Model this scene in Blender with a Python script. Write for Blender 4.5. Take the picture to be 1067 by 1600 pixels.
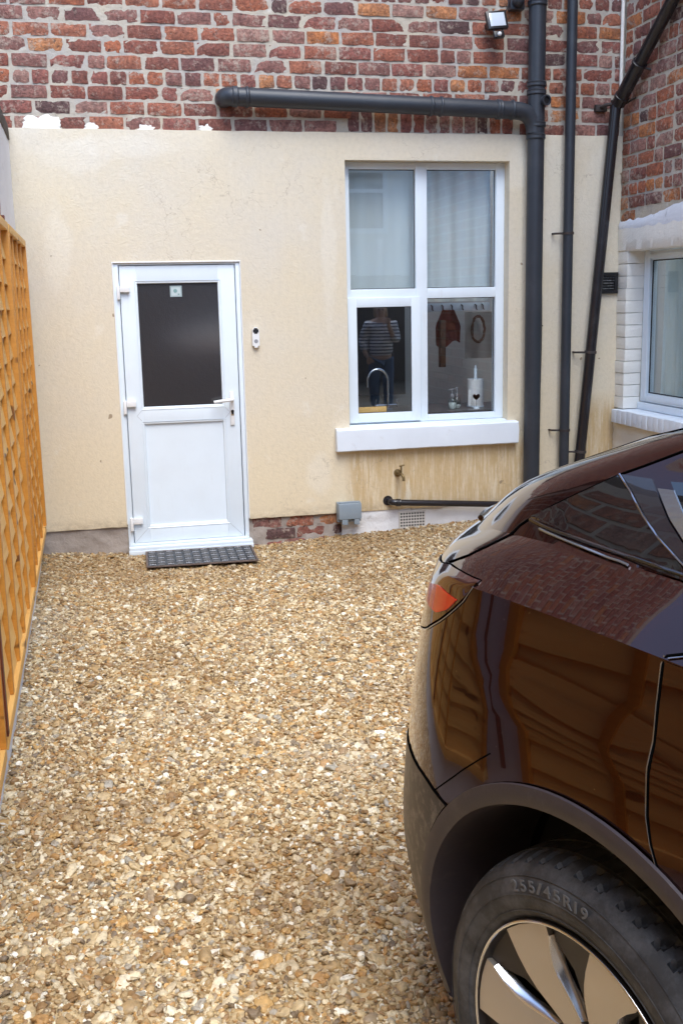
import bpy, bmesh, math, random
import numpy as np
from mathutils import Vector, Matrix, noise
from mathutils.bvhtree import BVHTree
R = random.Random(7)
for o in list(bpy.data.objects): bpy.data.objects.remove(o)
S = bpy.context.scene
COL = S.collection
rad = math.radians

# ---------------------------------------------------------------- camera
def camera():
    yaw, pit, roll = rad(12.86), rad(11.21), rad(-1.2)
    cy, sy, cp, sp = math.cos(yaw), math.sin(yaw), math.cos(pit), math.sin(pit)
    fw = Vector((sy*cp, cy*cp, -sp)); r = Vector((cy, -sy, 0)); u = r.cross(fw)
    r2 = r*math.cos(roll)+u*math.sin(roll); u2 = -r*math.sin(roll)+u*math.cos(roll)
    cd = bpy.data.cameras.new('camera'); co = bpy.data.objects.new('camera', cd); COL.objects.link(co)
    m = Matrix((r2, u2, -fw)).transposed().to_4x4(); m.translation = Vector((0, -7.0, 1.612))
    co.matrix_world = m
    cd.sensor_fit = 'VERTICAL'; cd.sensor_height = 24; cd.lens = 24*1684/1600
    cd.clip_start = .05; cd.clip_end = 500
    S.camera = co
camera()

# ---------------------------------------------------------------- light
SUN_EL, SUN_AZ = 58, 174        # degrees; azimuth: where the sun stands, clockwise from +Y
world = bpy.data.worlds.new('World'); S.world = world; world.use_nodes = True
wn = world.node_tree.nodes; wl = world.node_tree.links
sky = wn.new('ShaderNodeTexSky'); sky.sky_type = 'NISHITA'; sky.sun_disc = False
sky.sun_elevation = rad(SUN_EL); sky.sun_rotation = rad(SUN_AZ); sky.air_density = 1.0; sky.dust_density = 1.0; sky.ozone_density = 1.0
bg = wn['Background']; bg.inputs[1].default_value = .15
wl.new(sky.outputs[0], bg.inputs[0])
sl = bpy.data.lights.new('sun', 'SUN'); sl.energy = .75; sl.angle = rad(40); sl.color = (.98, 1, .97)
so = bpy.data.objects.new('sun', sl); COL.objects.link(so)
sd = Vector((math.sin(rad(SUN_AZ))*math.cos(rad(SUN_EL)), math.cos(rad(SUN_AZ))*math.cos(rad(SUN_EL)), math.sin(rad(SUN_EL))))
so.rotation_euler = sd.to_track_quat('Z', 'Y').to_euler()
S.view_settings.view_transform = 'Standard'; S.view_settings.look = 'None'
S.view_settings.exposure = 1.85; S.view_settings.gamma = 1; S.view_settings.use_curve_mapping = False
S.render.engine = 'CYCLES'
S.cycles.max_bounces = 8; S.cycles.transparent_max_bounces = 12

# ---------------------------------------------------------------- materials
def mat(name):
    m = bpy.data.materials.new(name); m.use_nodes = True
    return m, m.node_tree.nodes, m.node_tree.links, m.node_tree.nodes['Principled BSDF']
def simple(name, col, rough=.5, metal=0, coat=0, spec=.5, ior=None):
    m, n, l, b = mat(name)
    b.inputs['Base Color'].default_value = (*col, 1); b.inputs['Roughness'].default_value = rough
    b.inputs['Metallic'].default_value = metal; b.inputs['Coat Weight'].default_value = coat
    b.inputs['Coat Roughness'].default_value = .02; b.inputs['Specular IOR Level'].default_value = spec
    return m
def nz(n, l, vec, scale, detail=4, rough=.6, dim=None):
    t = n.new('ShaderNodeTexNoise'); t.inputs['Scale'].default_value = scale
    t.inputs['Detail'].default_value = detail; t.inputs['Roughness'].default_value = rough
    if vec is not None: l.new(vec, t.inputs['Vector'])
    return t
def ramp(n, l, fac, stops, interp='LINEAR'):
    r = n.new('ShaderNodeValToRGB'); r.color_ramp.interpolation = interp
    e = r.color_ramp.elements
    while len(e) > 1: e.remove(e[-1])
    e[0].position = stops[0][0]; e[0].color = (*stops[0][1], 1) if hasattr(stops[0][1], '__len__') else (stops[0][1],)*3+(1,)
    for p, c in stops[1:]:
        x = e.new(p); x.color = (*c, 1) if hasattr(c, '__len__') else (c, c, c, 1)
    if fac is not None: l.new(fac, r.inputs[0])
    return r.outputs[0]
def mix(n, l, fac, a, b, mode='MIX'):
    m = n.new('ShaderNodeMix'); m.data_type = 'RGBA'; m.blend_type = mode
    for s, v in ((m.inputs[0], fac), (m.inputs[6], a), (m.inputs[7], b)):
        if isinstance(v, (int, float)): s.default_value = v if s.type == 'VALUE' else (v, v, v, 1)
        elif isinstance(v, tuple): s.default_value = (*v, 1)
        else: l.new(v, s)
    return m.outputs[2]
def mth(n, l, op, a, b=0.0, clamp=False):
    m = n.new('ShaderNodeMath'); m.operation = op; m.use_clamp = clamp
    for s, v in ((m.inputs[0], a), (m.inputs[1], b)):
        if isinstance(v, (int, float)): s.default_value = v
        else: l.new(v, s)
    return m.outputs[0]
def bump(n, l, b, h, strength=.5, dist=.01):
    x = n.new('ShaderNodeBump'); x.inputs['Strength'].default_value = strength; x.inputs['Distance'].default_value = dist
    l.new(h, x.inputs['Height']); l.new(x.outputs[0], b.inputs['Normal'])
def pos(n): return n.new('ShaderNodeNewGeometry').outputs['Position']
def mapping(n, l, vec, scale=(1, 1, 1), loc=(0, 0, 0)):
    m = n.new('ShaderNodeMapping'); m.inputs['Scale'].default_value = scale; m.inputs['Location'].default_value = loc
    l.new(vec, m.inputs[0]); return m.outputs[0]
def boxmask(n, l, ax, lo, hi, soft):   # smooth 0..1 mask lo<ax<hi
    a = n.new('ShaderNodeMapRange'); a.interpolation_type = 'SMOOTHSTEP'; l.new(ax, a.inputs[0])
    a.inputs[1].default_value = lo-soft; a.inputs[2].default_value = lo+soft
    b = n.new('ShaderNodeMapRange'); b.interpolation_type = 'SMOOTHSTEP'; l.new(ax, b.inputs[0])
    b.inputs[1].default_value = hi-soft; b.inputs[2].default_value = hi+soft; b.inputs[3].default_value = 1; b.inputs[4].default_value = 0
    return mth(n, l, 'MULTIPLY', a.outputs[0], b.outputs[0])

BRICK_STOPS = [(0, (.23, .085, .06)), (.10, (.33, .115, .07)), (.19, (.19, .085, .075)), (.26, (.38, .14, .08)), (.35, (.29, .105, .08)), (.44, (.27, .125, .10)),
               (.53, (.37, .12, .06)), (.60, (.46, .17, .06)), (.65, (.11, .06, .055)), (.69, (.33, .16, .125)), (.79, (.36, .20, .155)), (.87, (.27, .09, .06)), (.955, (.47, .20, .085))]
def brick_material(name, island=False):
    m, n, l, b = mat(name)
    if island:
        rnd = n.new('ShaderNodeNewGeometry').outputs['Random Per Island']
    else:
        rnd = n.new('ShaderNodeObjectInfo').outputs['Random']
    P = pos(n)
    base = ramp(n, l, rnd, BRICK_STOPS, 'CONSTANT')
    # patchy burn and tone variation within a brick
    n1 = nz(n, l, P, 11, 5, .7); n2 = nz(n, l, P, 55, 6, .7); n3 = nz(n, l, P, 170, 3, .6)
    c = mix(n, l, ramp(n, l, n1.outputs[0], [(.42, 0), (.62, .85)]), base, mix(n, l, .6, base, (.08, .035, .035)))
    c = mix(n, l, ramp(n, l, n2.outputs[0], [(.35, .55), (.6, 1.25)]), (0, 0, 0), c, 'MULTIPLY') if False else mix(n, l, 1.0, c, ramp(n, l, n2.outputs[0], [(.3, .5), (.68, 1.55)]), 'MULTIPLY')
    # lime bloom and old paint left on the faces
    n4 = nz(n, l, P, 26, 8, .75); n5 = nz(n, l, P, 2.3, 3, .6)
    sm = mth(n, l, 'ADD', n4.outputs[0], mth(n, l, 'MULTIPLY', mth(n, l, 'SUBTRACT', n5.outputs[0], .5), .35))
    c = mix(n, l, ramp(n, l, sm, [(.53, 0), (.60, .5), (.70, .85)]), c, (.48, .39, .31))
    n6 = nz(n, l, P, 33, 4, .8)
    c = mix(n, l, ramp(n, l, n6.outputs[0], [(.33, .85), (.40, 0)]), c, (.06, .035, .03))
    l.new(c, b.inputs['Base Color']); b.inputs['Roughness'].default_value = .88
    h = mth(n, l, 'ADD', n2.outputs[0], mth(n, l, 'MULTIPLY', n3.outputs[0], .35))
    bump(n, l, b, h, 1.0, .009)
    return m
def mortar_material(name, col=(.50, .455, .395)):
    m, n, l, b = mat(name); P = pos(n)
    n1 = nz(n, l, P, 3.5, 5, .6); n2 = nz(n, l, P, 60, 6, .7); n3 = nz(n, l, P, 16, 5, .7)
    c = mix(n, l, ramp(n, l, n1.outputs[0], [(.35, 0), (.65, 1)]), col, (.43, .40, .365))
    c = mix(n, l, ramp(n, l, n3.outputs[0], [(.58, 0), (.75, .7)]), c, (.66, .63, .57))
    c = mix(n, l, ramp(n, l, n2.outputs[0], [(.25, .6), (.42, 0)]), c, (.2, .17, .15))
    l.new(c, b.inputs['Base Color']); b.inputs['Roughness'].default_value = .95
    bump(n, l, b, n2.outputs[0], .8, .006)
    return m
def render_material():
    m, n, l, b = mat('cream_render'); P = pos(n)
    sx = n.new('ShaderNodeSeparateXYZ'); l.new(P, sx.inputs[0]); X, Z = sx.outputs[0], sx.outputs[2]
    big = nz(n, l, P, 1.6, 6, .62); mid = nz(n, l, P, 6, 6, .65); fine = nz(n, l, P, 90, 4, .6)
    c = mix(n, l, ramp(n, l, big.outputs[0], [(.35, 0), (.68, 1)]), (.68, .62, .51), (.71, .62, .455))
    # tone turns warmer and yellower towards the base
    low = boxmask(n, l, Z, -1, .95, .75)
    c = mix(n, l, mth(n, l, 'MULTIPLY', low, .75), c, (.74, .62, .42))
    c = mix(n, l, ramp(n, l, mid.outputs[0], [(.60, 0), (.74, .55)]), c, (.79, .75, .66))
    # water marks and yellow streaks under the sill
    st = nz(n, l, mapping(n, l, P, (11, 1, 1.3)), 1.0, 6, .7); st2 = nz(n, l, mapping(n, l, P, (70, 1, 5)), 1.0, 4, .7)
    mk = mth(n, l, 'MULTIPLY', boxmask(n, l, X, 1.66, 3.0, .06), boxmask(n, l, Z, .12, .60, .05))
    mk2 = mth(n, l, 'MULTIPLY', boxmask(n, l, X, 3.35, 3.7, .05), boxmask(n, l, Z, .1, .85, .12))
    mk = mth(n, l, 'MAXIMUM', mk, mk2)
    s = mth(n, l, 'ADD', mth(n, l, 'MULTIPLY', st.outputs[0], .65), mth(n, l, 'MULTIPLY', st2.outputs[0], .35))
    c = mix(n, l, mth(n, l, 'MULTIPLY', mk, ramp(n, l, s, [(.40, .15), (.52, .95)])), c, (.56, .40, .205))
    c = mix(n, l, mth(n, l, 'MULTIPLY', mk, ramp(n, l, s, [(.56, 0), (.62, .75)])), c, (.76, .69, .54))
    # pale filler patches
    for (cx, cz, rx, rz) in ((-.15, 1.93, .10, .30), (-.02, 2.50, .22, .12), (2.83, 2.42, .10, .16), (3.1, 2.2, .16, .5), (3.45, 2.25, .2, .35), (1.55, 1.9, .06, .5), (.3, 2.55, .35, .08), (1.45, .45, .1, .16)):
        dx = mth(n, l, 'DIVIDE', mth(n, l, 'SUBTRACT', X, cx), rx); dz = mth(n, l, 'DIVIDE', mth(n, l, 'SUBTRACT', Z, cz), rz)
        d = mth(n, l, 'ADD', mth(n, l, 'MULTIPLY', dx, dx), mth(n, l, 'MULTIPLY', dz, dz))
        d = mth(n, l, 'ADD', d, mth(n, l, 'MULTIPLY', mth(n, l, 'SUBTRACT', mid.outputs[0], .5), 2.6))
        c = mix(n, l, ramp(n, l, d, [(.30, .32), (1.1, 0)]), c, (.80, .76, .66))
    mot = nz(n, l, P, 38, 5, .7)
    c = mix(n, l, 1.0, c, ramp(n, l, mot.outputs[0], [(.3, .92), (.5, .99), (.7, 1.03)]), 'MULTIPLY')
    grime = nz(n, l, mapping(n, l, P, (9, 1, 16)), 1.0, 5, .7)
    gm = mth(n, l, 'MULTIPLY', boxmask(n, l, Z, -1, .21, .06), ramp(n, l, grime.outputs[0], [(.40, 0), (.62, .8)]))
    c = mix(n, l, gm, c, (.33, .25, .155))
    wv = nz(n, l, P, 2.2, 5, .6); cr = mth(n, l, 'ABSOLUTE', mth(n, l, 'SUBTRACT', wv.outputs[0], .5)); cm = nz(n, l, P, 1.1, 2, .5)
    c = mix(n, l, mth(n, l, 'MULTIPLY', ramp(n, l, cr, [(.0, .5), (.0022, 0)]), ramp(n, l, cm.outputs[0], [(.56, 0), (.62, 1)])), c, (.36, .29, .2))
    spots = nz(n, l, P, 14, 2, .5)
    c = mix(n, l, ramp(n, l, spots.outputs[0], [(.735, 0), (.755, .8)]), c, (.28, .2, .12))
    l.new(c, b.inputs['Base Color']); b.inputs['Roughness'].default_value = .92
    sw = nz(n, l, P, 24, 4, .55); sw.inputs['Distortion'].default_value = 2.2
    h = mth(n, l, 'ADD', mth(n, l, 'MULTIPLY', fine.outputs[0], .5), mth(n, l, 'MULTIPLY', sw.outputs[0], 1.0))
    bump(n, l, b, h, .4, .006)
    return m
def paint_material(name, col=(.80, .80, .80), dirt=(.42, .40, .36), amt=.5, bs=.4, scale=14, rough=.6):
    m, n, l, b = mat(name); P = pos(n)
    n1 = nz(n, l, P, scale, 6, .7); n2 = nz(n, l, P, scale*6, 4, .6); n3 = nz(n, l, P, scale*.22, 4, .6)
    c = mix(n, l, ramp(n, l, n1.outputs[0], [(.62, 0), (.74, amt)]), col, dirt)
    c = mix(n, l, ramp(n, l, n3.outputs[0], [(.4, 0), (.7, .5)]), c, tuple(x*.86 for x in col))
    l.new(c, b.inputs['Base Color']); b.inputs['Roughness'].default_value = rough
    bump(n, l, b, mth(n, l, 'ADD', n1.outputs[0], mth(n, l, 'MULTIPLY', n2.outputs[0], .4)), bs, .01)
    return m
def upvc_material():
    m, n, l, b = mat('white_upvc'); P = pos(n)
    n1 = nz(n, l, P, 5, 5, .6); n2 = nz(n, l, mapping(n, l, P, (40, 40, 5)), 1, 4, .6)
    c = mix(n, l, ramp(n, l, n1.outputs[0], [(.4, 0), (.75, .6)]), (.75, .83, .89), (.70, .77, .82))
    c = mix(n, l, ramp(n, l, n2.outputs[0], [(.6, 0), (.8, .18)]), c, (.52, .50, .46))
    l.new(c, b.inputs['Base Color']); b.inputs['Roughness'].default_value = .28
    return m
def wood_material(name, base, dark, knot=True):
    m, n, l, b = mat(name)
    tc = n.new('ShaderNodeTexCoord').outputs['Object']; oi = n.new('ShaderNodeObjectInfo').outputs['Random']
    cmb = n.new('ShaderNodeCombineXYZ'); l.new(mth(n, l, 'MULTIPLY', oi, 37.0), cmb.inputs[0]); l.new(mth(n, l, 'MULTIPLY', oi, 91.0), cmb.inputs[2])
    va = n.new('ShaderNodeVectorMath'); va.operation = 'ADD'; l.new(pos(n), va.inputs[0]); l.new(cmb.outputs[0], va.inputs[1])
    g = nz(n, l, mapping(n, l, va.outputs[0], (9, 1.4, 26)), 1.6, 6, .6); g.inputs['Distortion'].default_value = 1.2
    k = nz(n, l, mapping(n, l, va.outputs[0], (5, 3.2, 9)), 1.7, 1, .4)
    c = mix(n, l, ramp(n, l, g.outputs[0], [(.36, 0), (.66, 1)]), base, dark)
    c = mix(n, l, ramp(n, l, oi, [(0, 0), (1, .55)]), c, tuple(x*1.12 for x in base))
    if knot: c = mix(n, l, ramp(n, l, k.outputs[0], [(.70, 0), (.755, .85)]), c, (.10, .03, .008))
    l.new(c, b.inputs['Base Color']); b.inputs['Roughness'].default_value = .55
    bump(n, l, b, g.outputs[0], .35, .004)
    return m
def stone_material(name, island=False):
    m, n, l, b = mat(name)
    rnd = n.new('ShaderNodeObjectInfo').outputs['Random']; P = pos(n)
    base = ramp(n, l, rnd, [(0, (.30, .205, .10)), (.12, (.42, .32, .18)), (.24, (.22, .13, .055)), (.34, (.52, .435, .29)), (.44, (.34, .23, .11)), (.54, (.27, .20, .125)),
                            (.62, (.58, .51, .37)), (.69, (.34, .19, .07)), (.76, (.44, .36, .235)), (.83, (.15, .11, .07)), (.88, (.68, .64, .54)), (.925, (.42, .26, .10)), (.96, (.30, .27, .22))], 'CONSTANT')
    n1 = nz(n, l, P, 70, 4, .65); n2 = nz(n, l, P, 260, 3, .6); n3 = nz(n, l, P, .9, 4, .6)
    c = mix(n, l, 1.0, base, ramp(n, l, n1.outputs[0], [(.3, .85), (.7, 1.6)]), 'MULTIPLY')
    # warmer, more clayey drifts in places, and paler washed ones nearer the front
    sx = n.new('ShaderNodeSeparateXYZ'); l.new(P, sx.inputs[0])
    c = mix(n, l, ramp(n, l, n3.outputs[0], [(.50, 0), (.66, .38)]), c, (.24, .14, .055))
    c = mix(n, l, ramp(n, l, n3.outputs[0], [(.30, .30), (.44, 0)]), c, (.55, .51, .42))
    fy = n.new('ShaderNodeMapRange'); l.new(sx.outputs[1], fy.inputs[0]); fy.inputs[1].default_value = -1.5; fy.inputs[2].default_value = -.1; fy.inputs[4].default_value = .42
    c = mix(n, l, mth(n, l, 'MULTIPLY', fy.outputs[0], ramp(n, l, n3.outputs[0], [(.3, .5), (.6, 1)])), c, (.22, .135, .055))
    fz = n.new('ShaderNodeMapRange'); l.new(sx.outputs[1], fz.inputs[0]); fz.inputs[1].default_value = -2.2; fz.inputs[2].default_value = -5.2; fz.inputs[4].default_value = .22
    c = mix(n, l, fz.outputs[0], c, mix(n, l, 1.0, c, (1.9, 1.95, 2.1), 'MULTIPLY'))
    c = mix(n, l, 1.0, c, (1.03, 1.01, .95), 'MULTIPLY')
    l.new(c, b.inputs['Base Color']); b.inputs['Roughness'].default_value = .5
    bump(n, l, b, n2.outputs[0], .3, .002)
    return m
def ground_material():
    m, n, l, b = mat('gravel_bed'); P = pos(n)
    v = n.new('ShaderNodeTexVoronoi'); v.inputs['Scale'].default_value = 55; l.new(P, v.inputs['Vector'])
    c = ramp(n, l, v.outputs['Color'], [(0, (.16, .10, .055)), (.4, (.30, .21, .12)), (.7, (.42, .33, .22)), (1, (.6, .55, .46))])
    c = mix(n, l, ramp(n, l, v.outputs['Distance'], [(0, 0), (.9, .9)]), c, (.08, .055, .03))
    l.new(c, b.inputs['Base Color']); b.inputs['Roughness'].default_value = .9
    bump(n, l, b, v.outputs['Distance'], -.8, .01) if False else None
    return m
def thin_glass(name, tint=(.97, .985, .98), k=1.9):
    m = bpy.data.materials.new(name); m.use_nodes = True; n = m.node_tree.nodes; l = m.node_tree.links
    n.remove(n['Principled BSDF']); out = n['Material Output']
    tr = n.new('ShaderNodeBsdfTransparent'); tr.inputs[0].default_value = (*tint, 1)
    gl = n.new('ShaderNodeBsdfGlossy'); gl.inputs['Roughness'].default_value = 0.0; gl.inputs[0].default_value = (.95, .97, 1, 1)
    fr = n.new('ShaderNodeLayerWeight'); fr.inputs[0].default_value = .5
    f = mth(n, l, 'ADD', mth(n, l, 'MULTIPLY', mth(n, l, 'POWER', fr.outputs['Facing'], 5.0), .9), .04*k, True)
    mx = n.new('ShaderNodeMixShader'); l.new(f, mx.inputs[0]); l.new(tr.outputs[0], mx.inputs[1]); l.new(gl.outputs[0], mx.inputs[2])
    l.new(mx.outputs[0], out.inputs[0])
    return m
def car_paint():
    m, n, l, b = mat('brown_black_car_paint'); P = pos(n)
    b.inputs['Base Color'].default_value = (.045, .009, .006, 1); b.inputs['Metallic'].default_value = .92
    b.inputs['Roughness'].default_value = .10; b.inputs['Specular IOR Level'].default_value = .5
    b.inputs['Coat Weight'].default_value = 1; b.inputs['Coat Roughness'].default_value = .015; b.inputs['Coat IOR'].default_value = 1.45
    d = nz(n, l, P, 90, 2, .5); d2 = nz(n, l, P, 2.5, 3, .6)
    f = mth(n, l, 'MULTIPLY', ramp(n, l, d.outputs[0], [(.74, 0), (.77, 1)]), ramp(n, l, d2.outputs[0], [(.4, 0), (.6, .8)]))
    l.new(mix(n, l, f, (.045, .009, .006), (.35, .30, .27)), b.inputs['Base Color'])
    l.new(mth(n, l, 'SUBTRACT', 1.0, f), b.inputs['Coat Weight'])
    return m
def dusty(name, col, dust, rough=.6, lo=.5, hi=.75, amt=.5, scale=9, coat=0):
    m, n, l, b = mat(name); P = pos(n)
    n1 = nz(n, l, P, scale, 7, .72); n2 = nz(n, l, P, 150, 3, .6)
    c = mix(n, l, ramp(n, l, n1.outputs[0], [(lo, 0), (hi, amt)]), col, dust)
    l.new(c, b.inputs['Base Color']); b.inputs['Roughness'].default_value = rough; b.inputs['Coat Weight'].default_value = coat
    bump(n, l, b, n2.outputs[0], .15, .002)
    return m

M = {}
M['brick'] = brick_material('old_brick'); M['brick_stuff'] = brick_material('old_brick_upper', True)
M['mortar'] = mortar_material('mortar', (.54, .475, .365)); M['render'] = render_material()
M['white_masonry'] = paint_material('white_masonry_paint', (.85, .83, .76), (.42, .38, .33), .5, .5, 16)
M['sill'] = paint_material('sill_paint', (.76, .82, .88), (.45, .43, .4), .35, .12, 10, .45)
M['cream_masonry'] = paint_material('cream_masonry_paint', (.76, .70, .58), (.5, .4, .26), .4, .5, 16)
M['blue_white'] = paint_material('old_white_limewash', (.78, .81, .86), (.25, .26, .27), .8, .5, 10)
M['upvc'] = upvc_material()
M['glass'] = thin_glass('window_glass'); M['clear'] = thin_glass('clear_bottle', (.85, .9, .88), 1.0)
M['gasket'] = simple('black_rubber_gasket', (.02, .02, .022), .5)
M['pipe'] = dusty('grey_black_plastic_pipe', (.028, .033, .042), (.07, .075, .085), .42, .5, .8, .5, 5)
M['black_pipe'] = dusty('glossy_black_painted_pipe', (.018, .016, .018), (.07, .065, .065), .22, .55, .8, .5, 6)
M['cable'] = simple('black_cable', (.03, .022, .02), .6)
M['iron'] = dusty('rusty_bracket_iron', (.035, .03, .028), (.12, .05, .025), .7, .5, .7, .7, 60)
M['wood'] = wood_material('orange_fence_wood', (.80, .49, .15), (.70, .37, .09))
M['wood_batten'] = wood_material('fence_batten_wood', (.62, .28, .045), (.48, .19, .025))
M['wood_red'] = wood_material('dark_red_fence_wood', (.16, .035, .012), (.09, .02, .01))
M['concrete'] = paint_material('rough_concrete', (.36, .31, .27), (.15, .11, .09), .85, 1.0, 9, .95)
M['plinth_white'] = paint_material('flaking_white_plinth', (.72, .71, .70), (.25, .20, .14), .85, .6, 13, .85)
M['coping'] = paint_material('weathered_coping', (.10, .085, .07), (.3, .28, .24), .6, .8, 14, .95)
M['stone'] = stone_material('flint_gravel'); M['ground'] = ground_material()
M['rubber'] = dusty('black_rubber_mat', (.016, .018, .025), (.09, .09, .1), .45, .55, .8, .5, 50)
M['mat_tip'] = simple('worn_mat_tips', (.32, .33, .36), .5)
M['mat_edge'] = simple('mat_edge', (.12, .085, .07), .7)
M['grey_plastic'] = dusty('blue_grey_socket_plastic', (.23, .28, .32), (.33, .36, .38), .4, .4, .8, .5, 12)
M['white_plastic'] = simple('white_plastic', (.80, .80, .79), .3); M['black_plastic'] = simple('black_plastic', (.015, .015, .017), .3)
M['ring_grey'] = simple('grey_ring', (.30, .31, .33), .4); M['lamp_lens'] = simple('floodlight_lens', (.62, .68, .74), .12, 0, 1)
M['brass'] = dusty('tarnished_brass', (.22, .15, .06), (.09, .07, .04), .45, .4, .7, .8, 60); M['brass'].node_tree.nodes['Principled BSDF'].inputs['Metallic'].default_value = .7
M['terracotta'] = simple('airbrick_cream', (.62, .58, .52), .8); M['hole'] = simple('dark_void', (.006, .005, .005), .9)
M['chrome'] = simple('chrome', (.75, .76, .78), .08, 1)
M['black_vent'] = simple('black_vent_metal', (.012, .012, .014), .35)

# ---------------------------------------------------------------- helpers
def link(name, me, m=None, parent=None):
    o = bpy.data.objects.new(name, me); COL.objects.link(o)
    if m is not None and me is not None: me.materials.append(m)
    if parent is not None: o.parent = parent
    return o
def thing(name, label, cat, loc=(0, 0, 0), group=None):
    o = bpy.data.objects.new(name, None); COL.objects.link(o); o.location = loc; o.empty_display_size = .1
    o['label'] = label; o['category'] = cat
    if group: o['group'] = group
    bpy.context.view_layer.update() if False else None
    return o
def tag(o, label=None, cat=None, kind=None, group=None):
    if label: o['label'] = label
    if cat: o['category'] = cat
    if kind: o['kind'] = kind
    if group: o['group'] = group
    return o
def rel(parent):     # world offset of a thing whose parent chain only translates
    v = Vector((0, 0, 0)); p = parent
    while p is not None: v += p.location; p = p.parent
    return v
def bm_box(bm, x0, x1, y0, y1, z0, z1, bev=0):
    vs = [bm.verts.new(p) for p in ((x0, y0, z0), (x1, y0, z0), (x1, y1, z0), (x0, y1, z0), (x0, y0, z1), (x1, y0, z1), (x1, y1, z1), (x0, y1, z1))]
    fs = [bm.faces.new([vs[i] for i in f]) for f in ((0, 3, 2, 1), (4, 5, 6, 7), (0, 1, 5, 4), (1, 2, 6, 5), (2, 3, 7, 6), (3, 0, 4, 7))]
    if bev: bmesh.ops.bevel(bm, geom=list({e for f in fs for e in f.edges}), offset=bev, segments=2, affect='EDGES', profile=.6)
    return fs
def fin(name, bm, m, parent=None, smooth=None):
    me = bpy.data.meshes.new(name)
    if parent is not None: bmesh.ops.translate(bm, verts=bm.verts, vec=-rel(parent))
    bm.normal_update(); bm.to_mesh(me); bm.free()
    if smooth is not None:
        me.shade_smooth()
        me.set_sharp_from_angle(angle=rad(smooth))
    return link(name, me, m, parent)
def box(name, x0, x1, y0, y1, z0, z1, m, parent=None, bev=.002):
    bm = bmesh.new(); bm_box(bm, x0, x1, y0, y1, z0, z1, bev); return fin(name, bm, m, parent, 40 if bev else None)
def bm_tube(bm, pts, r, seg=16, caps=True, radii=None):
    pts = [Vector(p) for p in pts]; n = len(pts); rings = []
    t0 = (pts[1]-pts[0]).normalized(); up = Vector((0, 0, 1)) if abs(t0.z) < .9 else Vector((1, 0, 0))
    nrm = t0.cross(up).normalized()
    for i, p in enumerate(pts):
        t = ((pts[min(i+1, n-1)]-p).normalized()+(p-pts[max(i-1, 0)]).normalized()).normalized()
        nrm = (nrm-t*nrm.dot(t)).normalized(); b = t.cross(nrm); rr = radii[i] if radii else r
        rings.append([bm.verts.new(p+(nrm*math.cos(a)+b*math.sin(a))*rr) for a in (2*math.pi*k/seg for k in range(seg))])
    for i in range(n-1):
        for k in range(seg): bm.faces.new((rings[i][k], rings[i][(k+1) % seg], rings[i+1][(k+1) % seg], rings[i+1][k]))
    if caps:
        bm.faces.new(rings[0][::-1]); bm.faces.new(rings[-1])
def tube(name, pts, r, m, parent=None, seg=16, caps=True, radii=None):
    bm = bmesh.new(); bm_tube(bm, pts, r, seg, caps, radii); bmesh.ops.recalc_face_normals(bm, faces=bm.faces)
    return fin(name, bm, m, parent, 50)
def arc(c, a, b, r, n=8):   # points turning from direction a to direction b round corner point c (corner at c)
    c, a, b = Vector(c), Vector(a).normalized(), Vector(b).normalized()
    ang = a.angle(b); d = r*math.tan(ang/2) if ang < 3 else r
    p0 = c-a*d; p1 = c+b*d; out = []
    for i in range(n+1):
        t = i/n; out.append(p0*(1-t)**2+c*2*t*(1-t)+p1*t*t)
    return out
def lathe(bm, prof, c, axis, seg=24, closed=False):
    """prof: list of (r, h) along axis from c"""
    ax = Vector(axis).normalized(); up = Vector((0, 0, 1)) if abs(ax.z) < .9 else Vector((1, 0, 0))
    a = ax.cross(up).normalized(); b = ax.cross(a); c = Vector(c); rings = []
    for r, h in prof:
        rings.append([bm.verts.new(c+ax*h+(a*math.cos(t)+b*math.sin(t))*r) for t in (2*math.pi*k/seg for k in range(seg))])
    for i in range(len(rings)-1):
        for k in range(seg): bm.faces.new((rings[i][k], rings[i][(k+1) % seg], rings[i+1][(k+1) % seg], rings[i+1][k]))
    bm.faces.new(rings[0]); bm.faces.new(rings[-1])
    bmesh.ops.recalc_face_normals(bm, faces=bm.faces)
def fbm(x, y, z, s, o=3): return noise.fractal(Vector((x*s, y*s, z*s)), .9, 2.0, o)

# ---------------------------------------------------------------- ground and gravel
GX0, GX1, GY0, GY1 = -.46, 3.7, -6.4, .03
def ground_z(x, y):
    z = .012*fbm(x, y, 0, 1.3)+.006*fbm(x+9, y, 3, 4)
    w = max(0, 1+y/.8)
    z += w*w*(.055*max(0, min(1, (x-1.2)/1.2)) + .045*max(0, min(1, (-x+.15)/.35)) + .01*max(0, min(1, (x-1.0)/.3)))
    return z-.012
def build_ground():
    bm = bmesh.new(); bm_xs = [-60, -20, -8, -3]+list(np.linspace(GX0, GX1, 60))+[5, 9, 20, 60]
    ys = [-60, -25, -14, -9]+list(np.linspace(GY0, GY1, 90))+[.3, 3, 20, 60]
    g = [[bm.verts.new((x, y, ground_z(x, y)-.006 if (GX0 <= x <= GX1 and GY0 <= y <= GY1) else -.03)) for x in bm_xs] for y in ys]
    for j in range(len(ys)-1):
        for i in range(len(bm_xs)-1): bm.faces.new((g[j][i], g[j][i+1], g[j+1][i+1], g[j+1][i]))
    return tag(fin('ground', bm, M['ground'], None, 60), kind='structure')
GROUND = build_ground()
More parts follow.
